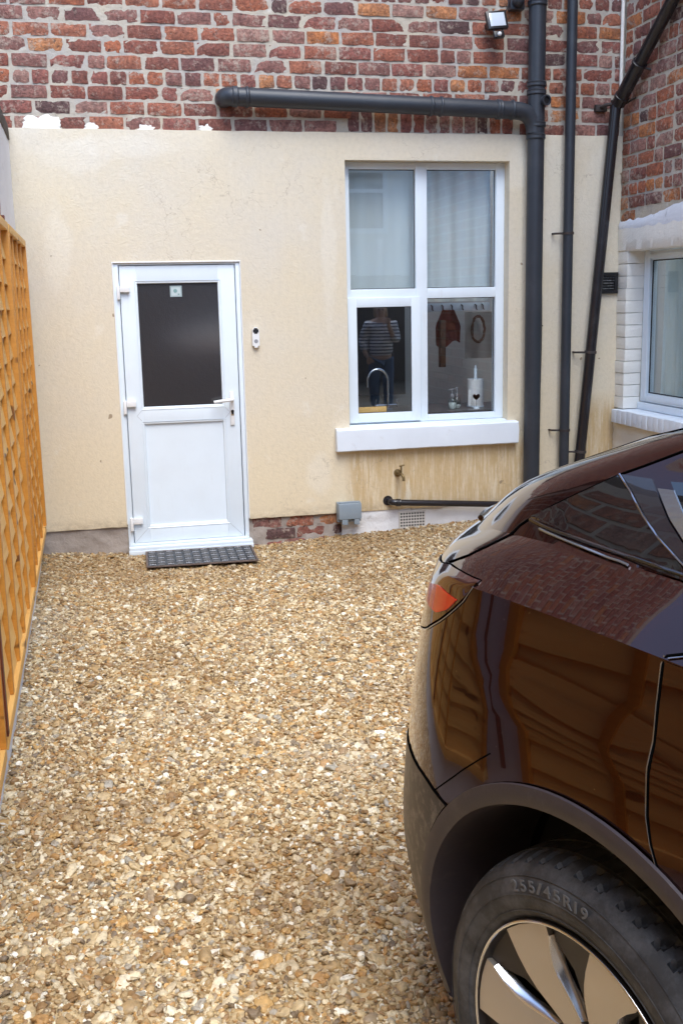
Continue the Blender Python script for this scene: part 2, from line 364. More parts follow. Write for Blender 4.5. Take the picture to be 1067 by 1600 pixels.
def build_gravel():
    bm = bmesh.new(); xs = np.linspace(GX0, GX1, 56); ys = np.linspace(GY0, GY1, 86)
    g = [[bm.verts.new((x, y, ground_z(x, y))) for x in xs] for y in ys]
    for j in range(len(ys)-1):
        for i in range(len(xs)-1): bm.faces.new((g[j][i], g[j][i+1], g[j+1][i+1], g[j+1][i]))
    o = fin('gravel', bm, M['stone'])
    tag(o, 'loose golden brown and cream flint gravel covering the yard floor', 'gravel', 'stuff')
    ng = bpy.data.node_groups.new('scatter_stones', 'GeometryNodeTree')
    ng.interface.new_socket('Geometry', in_out='INPUT', socket_type='NodeSocketGeometry')
    ng.interface.new_socket('Geometry', in_out='OUTPUT', socket_type='NodeSocketGeometry')
    n, l = ng.nodes, ng.links
    gi = n.new('NodeGroupInput'); go = n.new('NodeGroupOutput')
    joinv = n.new('GeometryNodeJoinGeometry') if False else n.new('GeometryNodeGeometryToInstance')
    shapes = []
    for v in range(10):
        ico = n.new('GeometryNodeMeshIcoSphere'); ico.inputs['Subdivisions'].default_value = 2 if v % 3 else 3; ico.inputs['Radius'].default_value = .5
        nt = n.new('ShaderNodeTexNoise'); nt.noise_dimensions = '4D'; nt.inputs['Scale'].default_value = 1.5+.35*(v % 4); nt.inputs['Detail'].default_value = 1.0
        nt.inputs['W'].default_value = v*7.3
        vm = n.new('ShaderNodeVectorMath'); vm.operation = 'SUBTRACT'; vm.inputs[1].default_value = (.5, .5, .5); l.new(nt.outputs['Color'], vm.inputs[0])
        vs = n.new('ShaderNodeVectorMath'); vs.operation = 'SCALE'; vs.inputs['Scale'].default_value = .95 if v % 2 else .6; l.new(vm.outputs[0], vs.inputs[0])
        sp = n.new('GeometryNodeSetPosition'); l.new(ico.outputs['Mesh'], sp.inputs['Geometry']); l.new(vs.outputs[0], sp.inputs['Offset'])
        tr = n.new('GeometryNodeTransform'); tr.inputs['Scale'].default_value = (1.25-.05*(v % 5), .8+.07*(v % 4), .48+.07*(v % 3)); l.new(sp.outputs[0], tr.inputs['Geometry'])
        ss = n.new('GeometryNodeSetShadeSmooth'); ss.inputs['Shade Smooth'].default_value = (v % 3 != 1); l.new(tr.outputs[0], ss.inputs['Geometry'])
        sm = n.new('GeometryNodeSetMaterial'); sm.inputs['Material'].default_value = M['stone']; l.new(ss.outputs[0], sm.inputs['Geometry'])
        l.new(sm.outputs[0], joinv.inputs[0])
    outs = []
    for k, (dens, smin, smax, zo, tilt, seed) in enumerate(((6800, .010, .022, -.002, .55, 1), (5200, .0095, .021, .004, .8, 2), (430, .022, .040, .004, .5, 3))):
        d = n.new('GeometryNodeDistributePointsOnFaces'); d.distribute_method = 'RANDOM'; d.inputs['Density'].default_value = dens; d.inputs['Seed'].default_value = seed
        l.new(gi.outputs[0], d.inputs['Mesh'])
        iop = n.new('GeometryNodeInstanceOnPoints'); l.new(d.outputs['Points'], iop.inputs['Points']); l.new(joinv.outputs[0], iop.inputs['Instance'])
        iop.inputs['Pick Instance'].default_value = True
        def rv(dt, lo, hi, sd):
            r = n.new('FunctionNodeRandomValue'); r.data_type = dt; r.inputs['Seed'].default_value = sd+seed*20
            if dt == 'FLOAT_VECTOR': r.inputs[0].default_value = lo; r.inputs[1].default_value = hi; return r.outputs[0]
            if dt == 'FLOAT': r.inputs[2].default_value = lo; r.inputs[3].default_value = hi; return r.outputs[1]
            r.inputs[4].default_value = lo; r.inputs[5].default_value = hi; return r.outputs[2]
        l.new(rv('INT', 0, 9, 1), iop.inputs['Instance Index'])
        l.new(rv('FLOAT_VECTOR', (-tilt, -tilt, 0), (tilt, tilt, 6.283), 2), iop.inputs['Rotation'])
        # mostly small, a few larger
        rf = rv('FLOAT', 0, 1, 3); pw = n.new('ShaderNodeMath'); pw.operation = 'POWER'; l.new(rf, pw.inputs[0]); pw.inputs[1].default_value = 2.0
        mr = n.new('ShaderNodeMapRange'); l.new(pw.outputs[0], mr.inputs[0]); mr.inputs[3].default_value = smin; mr.inputs[4].default_value = smax
        sv = n.new('ShaderNodeVectorMath'); sv.operation = 'SCALE'; l.new(rv('FLOAT_VECTOR', (.8, .75, .75), (1.35, 1.2, 1.3), 4), sv.inputs[0]); l.new(mr.outputs[0], sv.inputs['Scale'])
        l.new(sv.outputs[0], iop.inputs['Scale'])
        ti = n.new('GeometryNodeTranslateInstances'); l.new(iop.outputs[0], ti.inputs['Instances'])
        zz = n.new('ShaderNodeCombineXYZ'); l.new(rv('FLOAT', zo-.003, zo+.004, 5), zz.inputs[2]); l.new(zz.outputs[0], ti.inputs['Translation']); ti.inputs['Local Space'].default_value = False
        outs.append(ti.outputs[0])
    j = n.new('GeometryNodeJoinGeometry')
    for x in outs[::-1]: l.new(x, j.inputs[0])
    l.new(gi.outputs[0], j.inputs[0])
    l.new(j.outputs[0], go.inputs[0])
    md = o.modifiers.new('scatter_stones', 'NODES'); md.node_group = ng
build_gravel()

# ---------------------------------------------------------------- bricks
def brick_mesh(L, H, D, seed, rough=.004):
    """front face towards -Y at y=0, body goes back to +D; centred on x,z"""
    r = random.Random(seed); nx, nzc = 6, 4; bm = bmesh.new(); g = []
    ox, oz = r.random()*50, r.random()*50
    for j in range(nzc):
        row = []
        for i in range(nx):
            x = -L/2+L*i/(nx-1); z = -H/2+H*j/(nzc-1); y = noise.noise(Vector((x*22+ox, oz, z*30)))*rough
            e = int(i in (0, nx-1))+int(j in (0, nzc-1))
            if e:
                y += .003+abs(r.gauss(0, .0022)); x += r.uniform(-.003, .003)-(.001*np.sign(x)); z += r.uniform(-.0034, .0030)
                if e == 2: x -= np.sign(x)*r.uniform(.0005, .0035); z -= np.sign(z)*r.uniform(.0005, .003); y += .001
            row.append(bm.verts.new((x, y, z)))
        g.append(row)
    for j in range(nzc-1):
        for i in range(nx-1): bm.faces.new((g[j][i], g[j][i+1], g[j+1][i+1], g[j+1][i]))
    rim = g[0]+[g[j][-1] for j in range(1, nzc)]+g[-1][-2::-1]+[g[j][0] for j in range(nzc-2, 0, -1)]
    back = [bm.verts.new((v.co.x, D, v.co.z)) for v in rim]
    for i in range(len(rim)):
        k = (i+1) % len(rim); bm.faces.new((rim[k], rim[i], back[i], back[k]))
    bm.normal_update(); me = bpy.data.meshes.new('brick'); bm.to_mesh(me); bm.free(); me.shade_smooth(); me.set_sharp_from_angle(angle=rad(38)); me.materials.append(M['brick']); return me
BH = .073; PITCH = .0880
STRETCH = [brick_mesh(.206, BH, .04, 100+i) for i in range(14)]
HEADER = [brick_mesh(.098, BH, .04, 200+i) for i in range(8)]
def lay(parent, mes, pos_, ang, tilt=0, roll=0, sx=1.0, sz=1.0):
    o = link('brick', R.choice(mes), None, parent)
    o.location = Vector(pos_)-rel(parent); o.rotation_euler = (0, roll, ang); o.scale = (sx*R.uniform(.985, 1.01), 1, sz*R.uniform(.96, 1.02))
    return o
def mortar_sheet(name, P0, U, w, h, nu, nv, parent, m, amp=.0024, off=0, rag=0.0, N=Vector((0, -1, 0))):
    bm = bmesh.new(); g = []
    P0 = Vector(P0); U = Vector(U)
    for j in range(nv+1):
        row = []
        for i in range(nu+1):
            p = P0+U*(w*i/nu)+Vector((0, 0, h*j/nv))
            d = fbm(p.x+p.y*3, 5, p.z, 26, 3)*amp+fbm(p.x+p.y*2, 1, p.z, 5, 2)*amp*.8
            row.append(bm.verts.new(p+N*(d+off)))
        g.append(row)
    for j in range(nv):
        for i in range(nu): bm.faces.new((g[j][i], g[j][i+1], g[j+1][i+1], g[j+1][i]))
    return fin(name, bm, m, parent, 60)

# ---------------------------------------------------------------- the rear house wall
house = thing('house', 'rear house wall with cream render below and old red bricks above', 'house', (1.6, 0, 0))
YB = .016                     # brick face plane; the render face stands at y=0
def panel(name, rects, y0, y1, m, parent, top_noise=0, bot_noise=0):
    """wall slab made of one outline with rectangular openings: grid cells kept where not in a hole"""
    (x0, x1, z0, z1), holes = rects
    xs = sorted(set([x0, x1]+[v for h in holes for v in h[:2]])); zs = sorted(set([z0, z1]+[v for h in holes for v in h[2:]]))
    def sub(a, step):
        out = [a[0]]
        for p, q in zip(a, a[1:]):
            k = max(1, int((q-p)/step))
            out += [p+(q-p)*(i+1)/k for i in range(k)]
        return out
    xs = sub(xs, .05); zs = sub(zs, .08)
    inside = lambda x, z: x0 <= x <= x1 and z0 <= z <= z1 and not any(h[0] < x < h[1] and h[2] < z < h[3] for h in holes)
    bm = bmesh.new(); V = {}
    def vert(i, j, k):
        if (i, j, k) not in V:
            x, z = xs[i], zs[j]; y = (y0, y1)[k]
            if k == 0 and not any(abs(x-v) < .001 for h in holes for v in h[:2]): y += .0016*fbm(x, 0, z, 3, 2)
            if abs(z-z1) < 1e-6: z += top_noise*fbm(x, 2, 0, 7, 3); y += .004*(k == 0)
            if abs(z-z0) < 1e-6: z += bot_noise*fbm(x, 7, 0, 9, 4); y += .003*(k == 0)
            V[(i, j, k)] = bm.verts.new((x, y, z))
        return V[(i, j, k)]
    nx, nz_ = len(xs)-1, len(zs)-1
    cell = [[inside((xs[i]+xs[i+1])/2, (zs[j]+zs[j+1])/2) for i in range(nx)] for j in range(nz_)]
    for j in range(nz_):
        for i in range(nx):
            if not cell[j][i]: continue
            bm.faces.new((vert(i, j, 0), vert(i+1, j, 0), vert(i+1, j+1, 0), vert(i, j+1, 0)))
            for (di, dj, a, b) in ((-1, 0, (i, j+1), (i, j)), (1, 0, (i+1, j), (i+1, j+1)), (0, -1, (i, j), (i+1, j)), (0, 1, (i+1, j+1), (i, j+1))):
                ii, jj = i+di, j+dj
                if not (0 <= ii < nx and 0 <= jj < nz_ and cell[jj][ii]):
                    bm.faces.new((vert(*b, 0), vert(*a, 0), vert(*a, 1), vert(*b, 1)))
    bmesh.ops.recalc_face_normals(bm, faces=bm.faces)
    return fin(name, bm, m, parent, 40)
WIN = (1.667, 2.788, .70, 2.480); DOOR = (.173, .970, -.1, 1.853)
panel('render_coat', ((-.41, 3.61, .183, 2.648), [(WIN[0], WIN[1], .63, WIN[3]), (DOOR[0], DOOR[1], .0, DOOR[3])]), 0, .145, M['render'], house, .004, .006)
# mortar sheet behind all visible bricks; upper wall goes on above the frame
mortar_sheet('mortar', (-.60, YB+.0075, 2.60), (1, 0, 0), 4.24, 1.0, 430, 100, house, M['mortar'])
box('wall_core', -4.5, 3.78, YB+.007, .145, 3.61, 8.6, M['mortar'], house, 0)
box('wall_core', -4.5, -.46, YB+.007, .145, -.1, 3.585, M['mortar'], house, 0)
Z0 = 2.684
def header_course(k): return k % 6 == 3
count = 0
for k in range(10):
    z = Z0+k*PITCH; x = -.56+((k % 2)*.11)+R.uniform(-.02, .02)
    while x < 3.58:
        hd = header_course(k) or R.random() < .05
        L = .098 if hd else .206
        if k <= 1 and 1.70 < x+L/2 < 2.84:      # soldier course above the window
            x = 2.86; continue
        if x+L > 3.58: L2 = 3.58-x
        else: L2 = L
        if L2 > .04:
            sc = L2/L
            zz = z+.004*fbm(x, k, 0, 1.5, 2)
            hh = 1.0
            if k == 0: zz += .0
            lay(house, HEADER if hd else STRETCH, (x+L2/2, YB+R.uniform(-.003, .003), zz), R.gauss(0, .006), roll=R.gauss(0, .008), sx=sc, sz=hh); count += 1
        x += L2+R.uniform(.011, .019)
for i in range(13):                               # soldiers
    x = 1.735+i*.087
    o = link('brick', R.choice(STRETCH), None, house); o.location = Vector((x, YB+R.uniform(-.002, .003), 2.735))-rel(house)
    o.rotation_euler = (0, math.pi/2+R.gauss(0, .015), 0); o.scale = (.78, 1, 1); count += 1
def brick_stuff(name, parent, xa, xb, z0, nrow, put, m, seed=3):
    rr = random.Random(seed); bm = bmesh.new()
    for k in range(nrow):
        z = z0+k*PITCH; x = xa+((k % 2)*.11); hdr = k % 6 == 1
        while x < xb:
            L = min(.098 if hdr else .206, xb-x)
            if L > .03:
                d = rr.uniform(-.003, .003)
                c = [(x+rr.uniform(0, .006), z-BH/2+rr.uniform(0, .005)), (x+L-rr.uniform(0, .006), z-BH/2+rr.uniform(0, .005)), (x+L-rr.uniform(0, .006), z+BH/2-rr.uniform(0, .005)), (x+rr.uniform(0, .006), z+BH/2-rr.uniform(0, .005))]
                f = [bm.verts.new(put(a, d, b)) for a, b in c]; bk = [bm.verts.new(put(a, .035, b)) for a, b in c]
                bm.faces.new(f)
                for i in range(4): bm.faces.new((f[(i+1) % 4], f[i], bk[i], bk[(i+1) % 4]))
            x += L+.015
    bmesh.ops.recalc_face_normals(bm, faces=bm.faces)
    return tag(fin(name, bm, m, parent), kind='stuff')
brick_stuff('upper_bricks', house, -4.45, 3.57, Z0+10*PITCH, 57, lambda a, d, b: (a, YB+d, b), M['brick_stuff'])
brick_stuff('neighbour_bricks', house, -4.45, -.62, .05, 40, lambda a, d, b: (a, YB+d, b), M['brick_stuff'], 5)
# old white paint left on the lowest bricks, and cement smears
def blob(name, cx, cz, rx, rz, y, m, parent, seed, flat_bottom=None, th=.003, ax=None, rag=.22):
    r = random.Random(seed); bm = bmesh.new(); n = 34; ring = []
    c = bm.verts.new((cx, y-th, cz))
    for i in range(n):
        a = 2*math.pi*i/n; k = 1+rag*noise.noise(Vector((math.cos(a)*2.2+seed, math.sin(a)*2.2, seed*3)))*1.6+r.uniform(-.03, .03)
        x = cx+rx*k*math.cos(a); z = cz+rz*k*math.sin(a)
        if flat_bottom is not None: z = max(z, flat_bottom)
        ring.append(bm.verts.new((x, y, z)))
    mid = [bm.verts.new((cx+(v.co.x-cx)*.9, y-th, cz+(v.co.z-cz)*.9)) for v in ring]
    for i in range(n):
        k = (i+1) % n; bm.faces.new((ring[i], ring[k], mid[k], mid[i])); bm.faces.new((mid[i], mid[k], c))
    if ax == 'X':
        for v in bm.verts: v.co = Vector((3.59+v.co.y, v.co.x, v.co.z))
    bmesh.ops.recalc_face_normals(bm, faces=bm.faces)
    return fin(name, bm, m, parent, 30)
for i, (cx, cz, rx, rz) in enumerate(((-.185, 2.672, .115, .055), (.10, 2.655, .045, .03), (.43, 2.655, .05, .024), (.79, 2.655, .04, .025))):
    blob('paint_patch', cx, cz, rx, rz, YB-.0045, M['white_masonry'], house, 11+i, 2.645 if cz < 2.7 else None, .003, None, .42)

# plinth: rough concrete left of the door, brick right of it, flaking white under the window
def rough_slab(name, x0, x1, z0, z1, y, m, parent, amp, sc, seed, step=.012, topn=.0):
    bm = bmesh.new(); nx = max(2, int((x1-x0)/step)); nz_ = max(2, int((z1-z0)/step)); g = []
    for j in range(nz_+1):
        row = []
        for i in range(nx+1):
            x = x0+(x1-x0)*i/nx; z = z0+(z1-z0)*j/nz_
            row.append(bm.verts.new((x, y-amp*fbm(x+seed, 0, z, sc, 4), z)))
        g.append(row)
    for j in range(nz_):
        for i in range(nx): bm.faces.new((g[j][i], g[j][i+1], g[j+1][i+1], g[j+1][i]))
    return fin(name, bm, m, parent, 35)
rough_slab('plinth_concrete', -.40, .175, -.03, .2, .020, M['concrete'], house, .011, 7, 3)
rough_slab('plinth_backing', .965, 1.66, -.03, .2, .030, M['concrete'], house, .010, 9, 8)
for k in range(3):
    x = .985+(k % 2)*.09
    while x < 1.60:
        L = min(.206, 1.62-x); 
        if L > .05: lay(house, STRETCH, (x+L/2, .024+R.uniform(-.004, .004), .142-k*.078), R.gauss(0, .01), sx=L/.206, sz=.95)
        x += L+.014
rough_slab('plinth_white', 1.60, 3.59, -.03, .2, .012, M['plinth_white'], house, .006, 8, 14)
# corner conduit
tube('corner_conduit', [(3.572, -.004, 2.9), (3.572, -.004, 5.5)], .012, M['white_masonry'], house, 10)

# ---------------------------------------------------------------- door (part of the house)
def door():
    d = box('door', .2135, .9335, .022, .072, .068, 1.838, M['upvc'], house, 0)   # replaced below by framed leaf
    bpy.data.objects.remove(d)
    bm = bmesh.new()
    x0, x1, z0, z1 = .2135, .9335, .068, 1.838; gx0, gx1, gz0, gz1 = .318, .826, .952, 1.730; px0, px1, pz0, pz1 = .318, .826, .176, .845
    y = .014; yb = .07
    bm_box(bm, x0, gx0, y, yb, z0, z1, .003); bm_box(bm, gx1, x1, y, yb, z0, z1, .003)
    bm_box(bm, gx0-.001, gx1+.001, y+.0005, yb, gz1, z1-.0007, .003); bm_box(bm, gx0-.001, gx1+.001, y+.0005, yb, z0+.0007, pz0, .003)
    bm_box(bm, gx0-.001, gx1+.001, y+.0005, yb, pz1, gz0, .003)
    leaf = fin('door', bm, M['upvc'], house, 40)
    def bead(name, a0, a1, b0, b1, w, m, yy):
        bm = bmesh.new()
        o = [(a0, b0), (a1, b0), (a1, b1), (a0, b1)]; i = [(a0+w, b0+w), (a1-w, b0+w), (a1-w, b1-w), (a0+w, b1-w)]
        vo = [bm.verts.new((p[0], yy, p[1])) for p in o]; vi = [bm.verts.new((p[0], yy+.014, p[1])) for p in i]; vk = [bm.verts.new((p[0], yy+.02, p[1])) for p in i]
        for k in range(4):
            q = (k+1) % 4; bm.faces.new((vo[k], vo[q], vi[q], vi[k])); bm.faces.new((vi[k], vi[q], vk[q], vk[k]))
        return fin(name, bm, m, leaf)
    bead('glazing_bead', gx0-.014, gx1+.014, gz0-.014, gz1+.014, .016, M['upvc'], y-.003)
    bead('panel_bead', px0-.014, px1+.014, pz0-.014, pz1+.014, .018, M['upvc'], y-.003)
    box('lower_panel', px0, px1, .029, .05, pz0, pz1, M['upvc'], leaf, 0)
    m, n, l, b = mat('obscured_dark_glass'); P = pos(n)
    b.inputs['Base Color'].default_value = (.034, .032, .034, 1); b.inputs['Roughness'].default_value = .10; b.inputs['Coat Weight'].default_value = .6; b.inputs['Coat Roughness'].default_value = .12; b.inputs['Coat IOR'].default_value = 1.7
    v = nz(n, l, P, 140, 3, .6); v2 = nz(n, l, P, 30, 2, .5)
    bump(n, l, b, mth(n, l, 'ADD', v.outputs[0], v2.outputs[0]), .35, .004)
    box('door_glass', gx0-.001, gx1+.001, .030, .034, gz0, gz1, m, leaf, 0)
    bm = bmesh.new(); w = .004
    for a in ((gx0-.002, gx1+.002, gz0-.002, gz0+w), (gx0-.002, gx1+.002, gz1-w, gz1+.002)): bm_box(bm, a[0], a[1], .0255, .0295, a[2], a[3])
    for a in ((gx0-.002, gx0+w), (gx1-w, gx1+.002)): bm_box(bm, a[0], a[1], .0252, .0293, gz0, gz1)
    fin('glass_gasket', bm, M['gasket'], leaf)
    # security sticker: pale square with a darker panel and two dots
    sticker = box('sticker', .523, .597, .0275, .0295, 1.643, 1.712, simple('sticker_pale', (.34, .42, .43), .4), leaf, 0)
    bm = bmesh.new(); bm_box(bm, .531, .589, .0265, .0272, 1.650, 1.703)
    fin('sticker_print', bm, simple('sticker_print', (.52, .60, .60), .45), leaf)
    bm = bmesh.new(); lathe(bm, [(.012, 0), (.012, -.001)], (.556, .0262, 1.68), (0, 1, 0), 16); bm_box(bm, .571, .582, .0255, .0262, 1.655, 1.663)
    fin('sticker_emblem', bm, simple('sticker_emblem', (.20, .34, .33), .5), leaf)
    # mitre lines
    bm = bmesh.new()
    for (a, b) in (((gx0-.014, gz0-.02), (gx0-.045, .898)), ((gx0-.014, pz1+.02), (gx0-.045, .898)), ((px1+.015, pz0-.015), (x1-.006, z0+.006)), ((px0-.015, pz0-.015), (x0+.006, z0+.006)), ((gx1+.014, gz0-.02), (gx1+.045, .898)), ((gx1+.014, pz1+.02), (gx1+.045, .898))):
        bm_tube(bm, [(a[0], y-.0002, a[1]), (b[0], y-.0002, b[1])], .0008, 4)
    fin('weld_line', bm, M['ring_grey'], leaf)
    # handle and lock plate
    bm = bmesh.new(); bm_box(bm, .870, .899, .001, .0135, .815, 1.035, .006); fin('lock_plate', bm, M['white_plastic'], leaf, 40)
    bm = bmesh.new(); bm_tube(bm, [(.885, .001, .985), (.885, -.042, .985), (.880, -.050, .984), (.86, -.052, .982), (.80, -.050, .977), (.762, -.046, .972)], .01, 10, True, [.012, .011, .0115, .0115, .010, .0095])
    h = fin('handle', bm, M['white_plastic'], leaf, 50)
    bm = bmesh.new(); lathe(bm, [(.0085, 0), (.0085, -.0015)], (.885, .0008, .905), (0, 1, 0), 14); bm_box(bm, .8815, .8885, -.0007, .0007, .885, .903); fin('keyhole', bm, M['hole'], leaf)
    bm = bmesh.new(); lathe(bm, [(.011, 0), (.0105, -.003)], (.885, .0014, .905), (0, 1, 0), 16); bm_box(bm, .876, .894, -.0016, .0008, .878, .903, .002); fin('lock_cylinder', bm, M['chrome'], leaf, 40)
    bpy.data.objects['keyhole'].location.y -= .0035
    for z in (1.685, .968, .205):
        bm = bmesh.new(); bm_box(bm, .192, .211, -.018, .012, z-.052, z+.033, .004); bm_box(bm, .2115, .272, -.012, .0135, z-.008, z+.030, .004)
        fin('hinge', bm, M['white_plastic'], leaf, 40)
    # outer frame, trim and cill
    bm = bmesh.new()
    bm_box(bm, .1745, .208, .006, .09, .052, 1.8535, .003); bm_box(bm, .939, .9665, .006, .09, .052, 1.8535, .003); bm_box(bm, .208, .939, .0065, .09, 1.8425, 1.853, .002)
    bm_box(bm, .206, .941, .0575, .0895, .053, 1.845)
    fin('door_frame', bm, M['upvc'], house, 40)
    bm = bmesh.new(); bm_box(bm, .1695, .1765, -.007, .02, .2, 1.862, .0015); bm_box(bm, .9665, .9725, -.007, .02, .19, 1.862, .0015); bm_box(bm, .1763, .9667, -.0065, .02, 1.8545, 1.8615, .0015)
    fin('door_trim', bm, M['white_plastic'], house)
    bm = bmesh.new(); bm_box(bm, .171, .985, -.052, .08, .0, .028, .003); bm_box(bm, .173, .983, -.046, .08, .0275, .050, .006); bm_box(bm, .2, .945, .0, .08, .0515, .066, .003)
    fin('door_cill', bm, M['upvc'], house, 40)
door()

# ---------------------------------------------------------------- window
def casement(prefix, x0, x1, z0, z1, y, w, depth, parent, name='window_sash'):
    bm = bmesh.new()
    bm_box(bm, x0, x0+w, y, y+depth, z0, z1, .003); bm_box(bm, x1-w, x1, y, y+depth, z0, z1, .003)
    bm_box(bm, x0+w-.001, x1-w+.001, y+.0006, y+depth, z1-w, z1-.0006, .003); bm_box(bm, x0+w-.001, x1-w+.001, y+.0006, y+depth, z0+.0006, z0+w, .003)
    return fin(name, bm, M['upvc'], parent, 40)
def pane(x0, x1, z0, z1, y, parent, rot=None):
    p = box('pane', x0-.004, x1+.004, y, y+.004, z0-.004, z1+.004, M['glass'], parent, 0)
    bm = bmesh.new(); w = .0045
    for a in ((x0, x1, z0, z0+w), (x0, x1, z1-w, z1)): bm_box(bm, a[0], a[1], y-.004, y-.0004, a[2], a[3])
    for a in ((x0, x0+w), (x1-w, x1)): bm_box(bm, a[0], a[1], y-.0042, y-.0006, z0+w, z1-w)
    fin('gasket', bm, M['gasket'], parent)
    return p
def window():
    Y = .088; s = (7+Y)/7
    w = bpy.data.objects.new('window', None)
    # fixed frame as the part's own mesh
    bm = bmesh.new(); X0, X1, Z0_, Z1_ = 1.668, 2.790, .770, 2.479
    mx0, mx1 = 2.172*s, 2.2425   # mullion
    mx0 = 2.163; mz0, mz1 = 1.600, 1.668
    for a in ((X0, X0+.045, Z0_, Z1_), (X1-.062, X1, Z0_, Z1_), (mx0, mx1, Z0_, Z1_)): bm_box(bm, a[0], a[1], Y, Y+.06, a[2], a[3], .004)
    for a in ((X0+.044, mx0+.001), (mx1-.001, X1-.061)):
        for b in ((Z1_-.045, Z1_), (mz0, mz1), (Z0_, Z0_+.045)): bm_box(bm, a[0], a[1], Y+.0007, Y+.06, b[0]+.0005, b[1]-.0005, .004)
    win = fin('window', bm, M['upvc'], house, 40)
    pane(X0+.045, mx0, mz1, Z1_-.045, Y+.03, win); pane(mx1, X1-.062, mz1, Z1_-.045, Y+.03, win); pane(mx1, X1-.062, Z0_+.045, mz0, Y+.03, win)
    casement('s', X0+.016, mx0+.022, Z0_+.012, mz0+.012, Y-.022, .062, .03, win)
    pane(X0+.016+.062, mx0+.022-.062, Z0_+.012+.062, mz0+.012-.062, Y-.006, win)
    # stub cill under the frame
    bm = bmesh.new(); bm_box(bm, 1.669, 2.786, .028, .145, .744, .769, .004); fin('window_cill', bm, M['upvc'], win, 40)
    # the painted stone sill
    bm = bmesh.new(); nx = 60; x0, x1 = 1.562, 2.852
    prof = [(.14, .612), (-.052, .606), (-.058, .612), (-.060, .70), (-.058, .748), (-.050, .757), (.14, .768)]
    rows = []
    for i in range(nx+1):
        x = x0+(x1-x0)*i/nx; row = []
        for (y, z) in prof:
            dy = .0025*fbm(x, y, z, 11, 3) if y < .1 else 0; ex = 0
            if i in (0, nx): ex = .006*noise.noise(Vector((z*40, y*40, i)))+(.004 if i == 0 else -.004)*(abs(z-.68) > .05)
            row.append(bm.verts.new((x+ex, y+dy, z+dy*.8)))
        rows.append(row)
    for a, b in zip(rows, rows[1:]):
        for k in range(len(prof)): q = (k+1) % len(prof); bm.faces.new((a[k], b[k], b[q], a[q]))
    bm.faces.new(rows[0]); bm.faces.new(rows[-1][::-1]); bmesh.ops.recalc_face_normals(bm, faces=bm.faces)
    fin('window_sill', bm, M['sill'], house, 35)
    box('reveal_lining', 1.60, 1.667, .140, .30, .60, 2.60, M['render'], house, 0)
window()
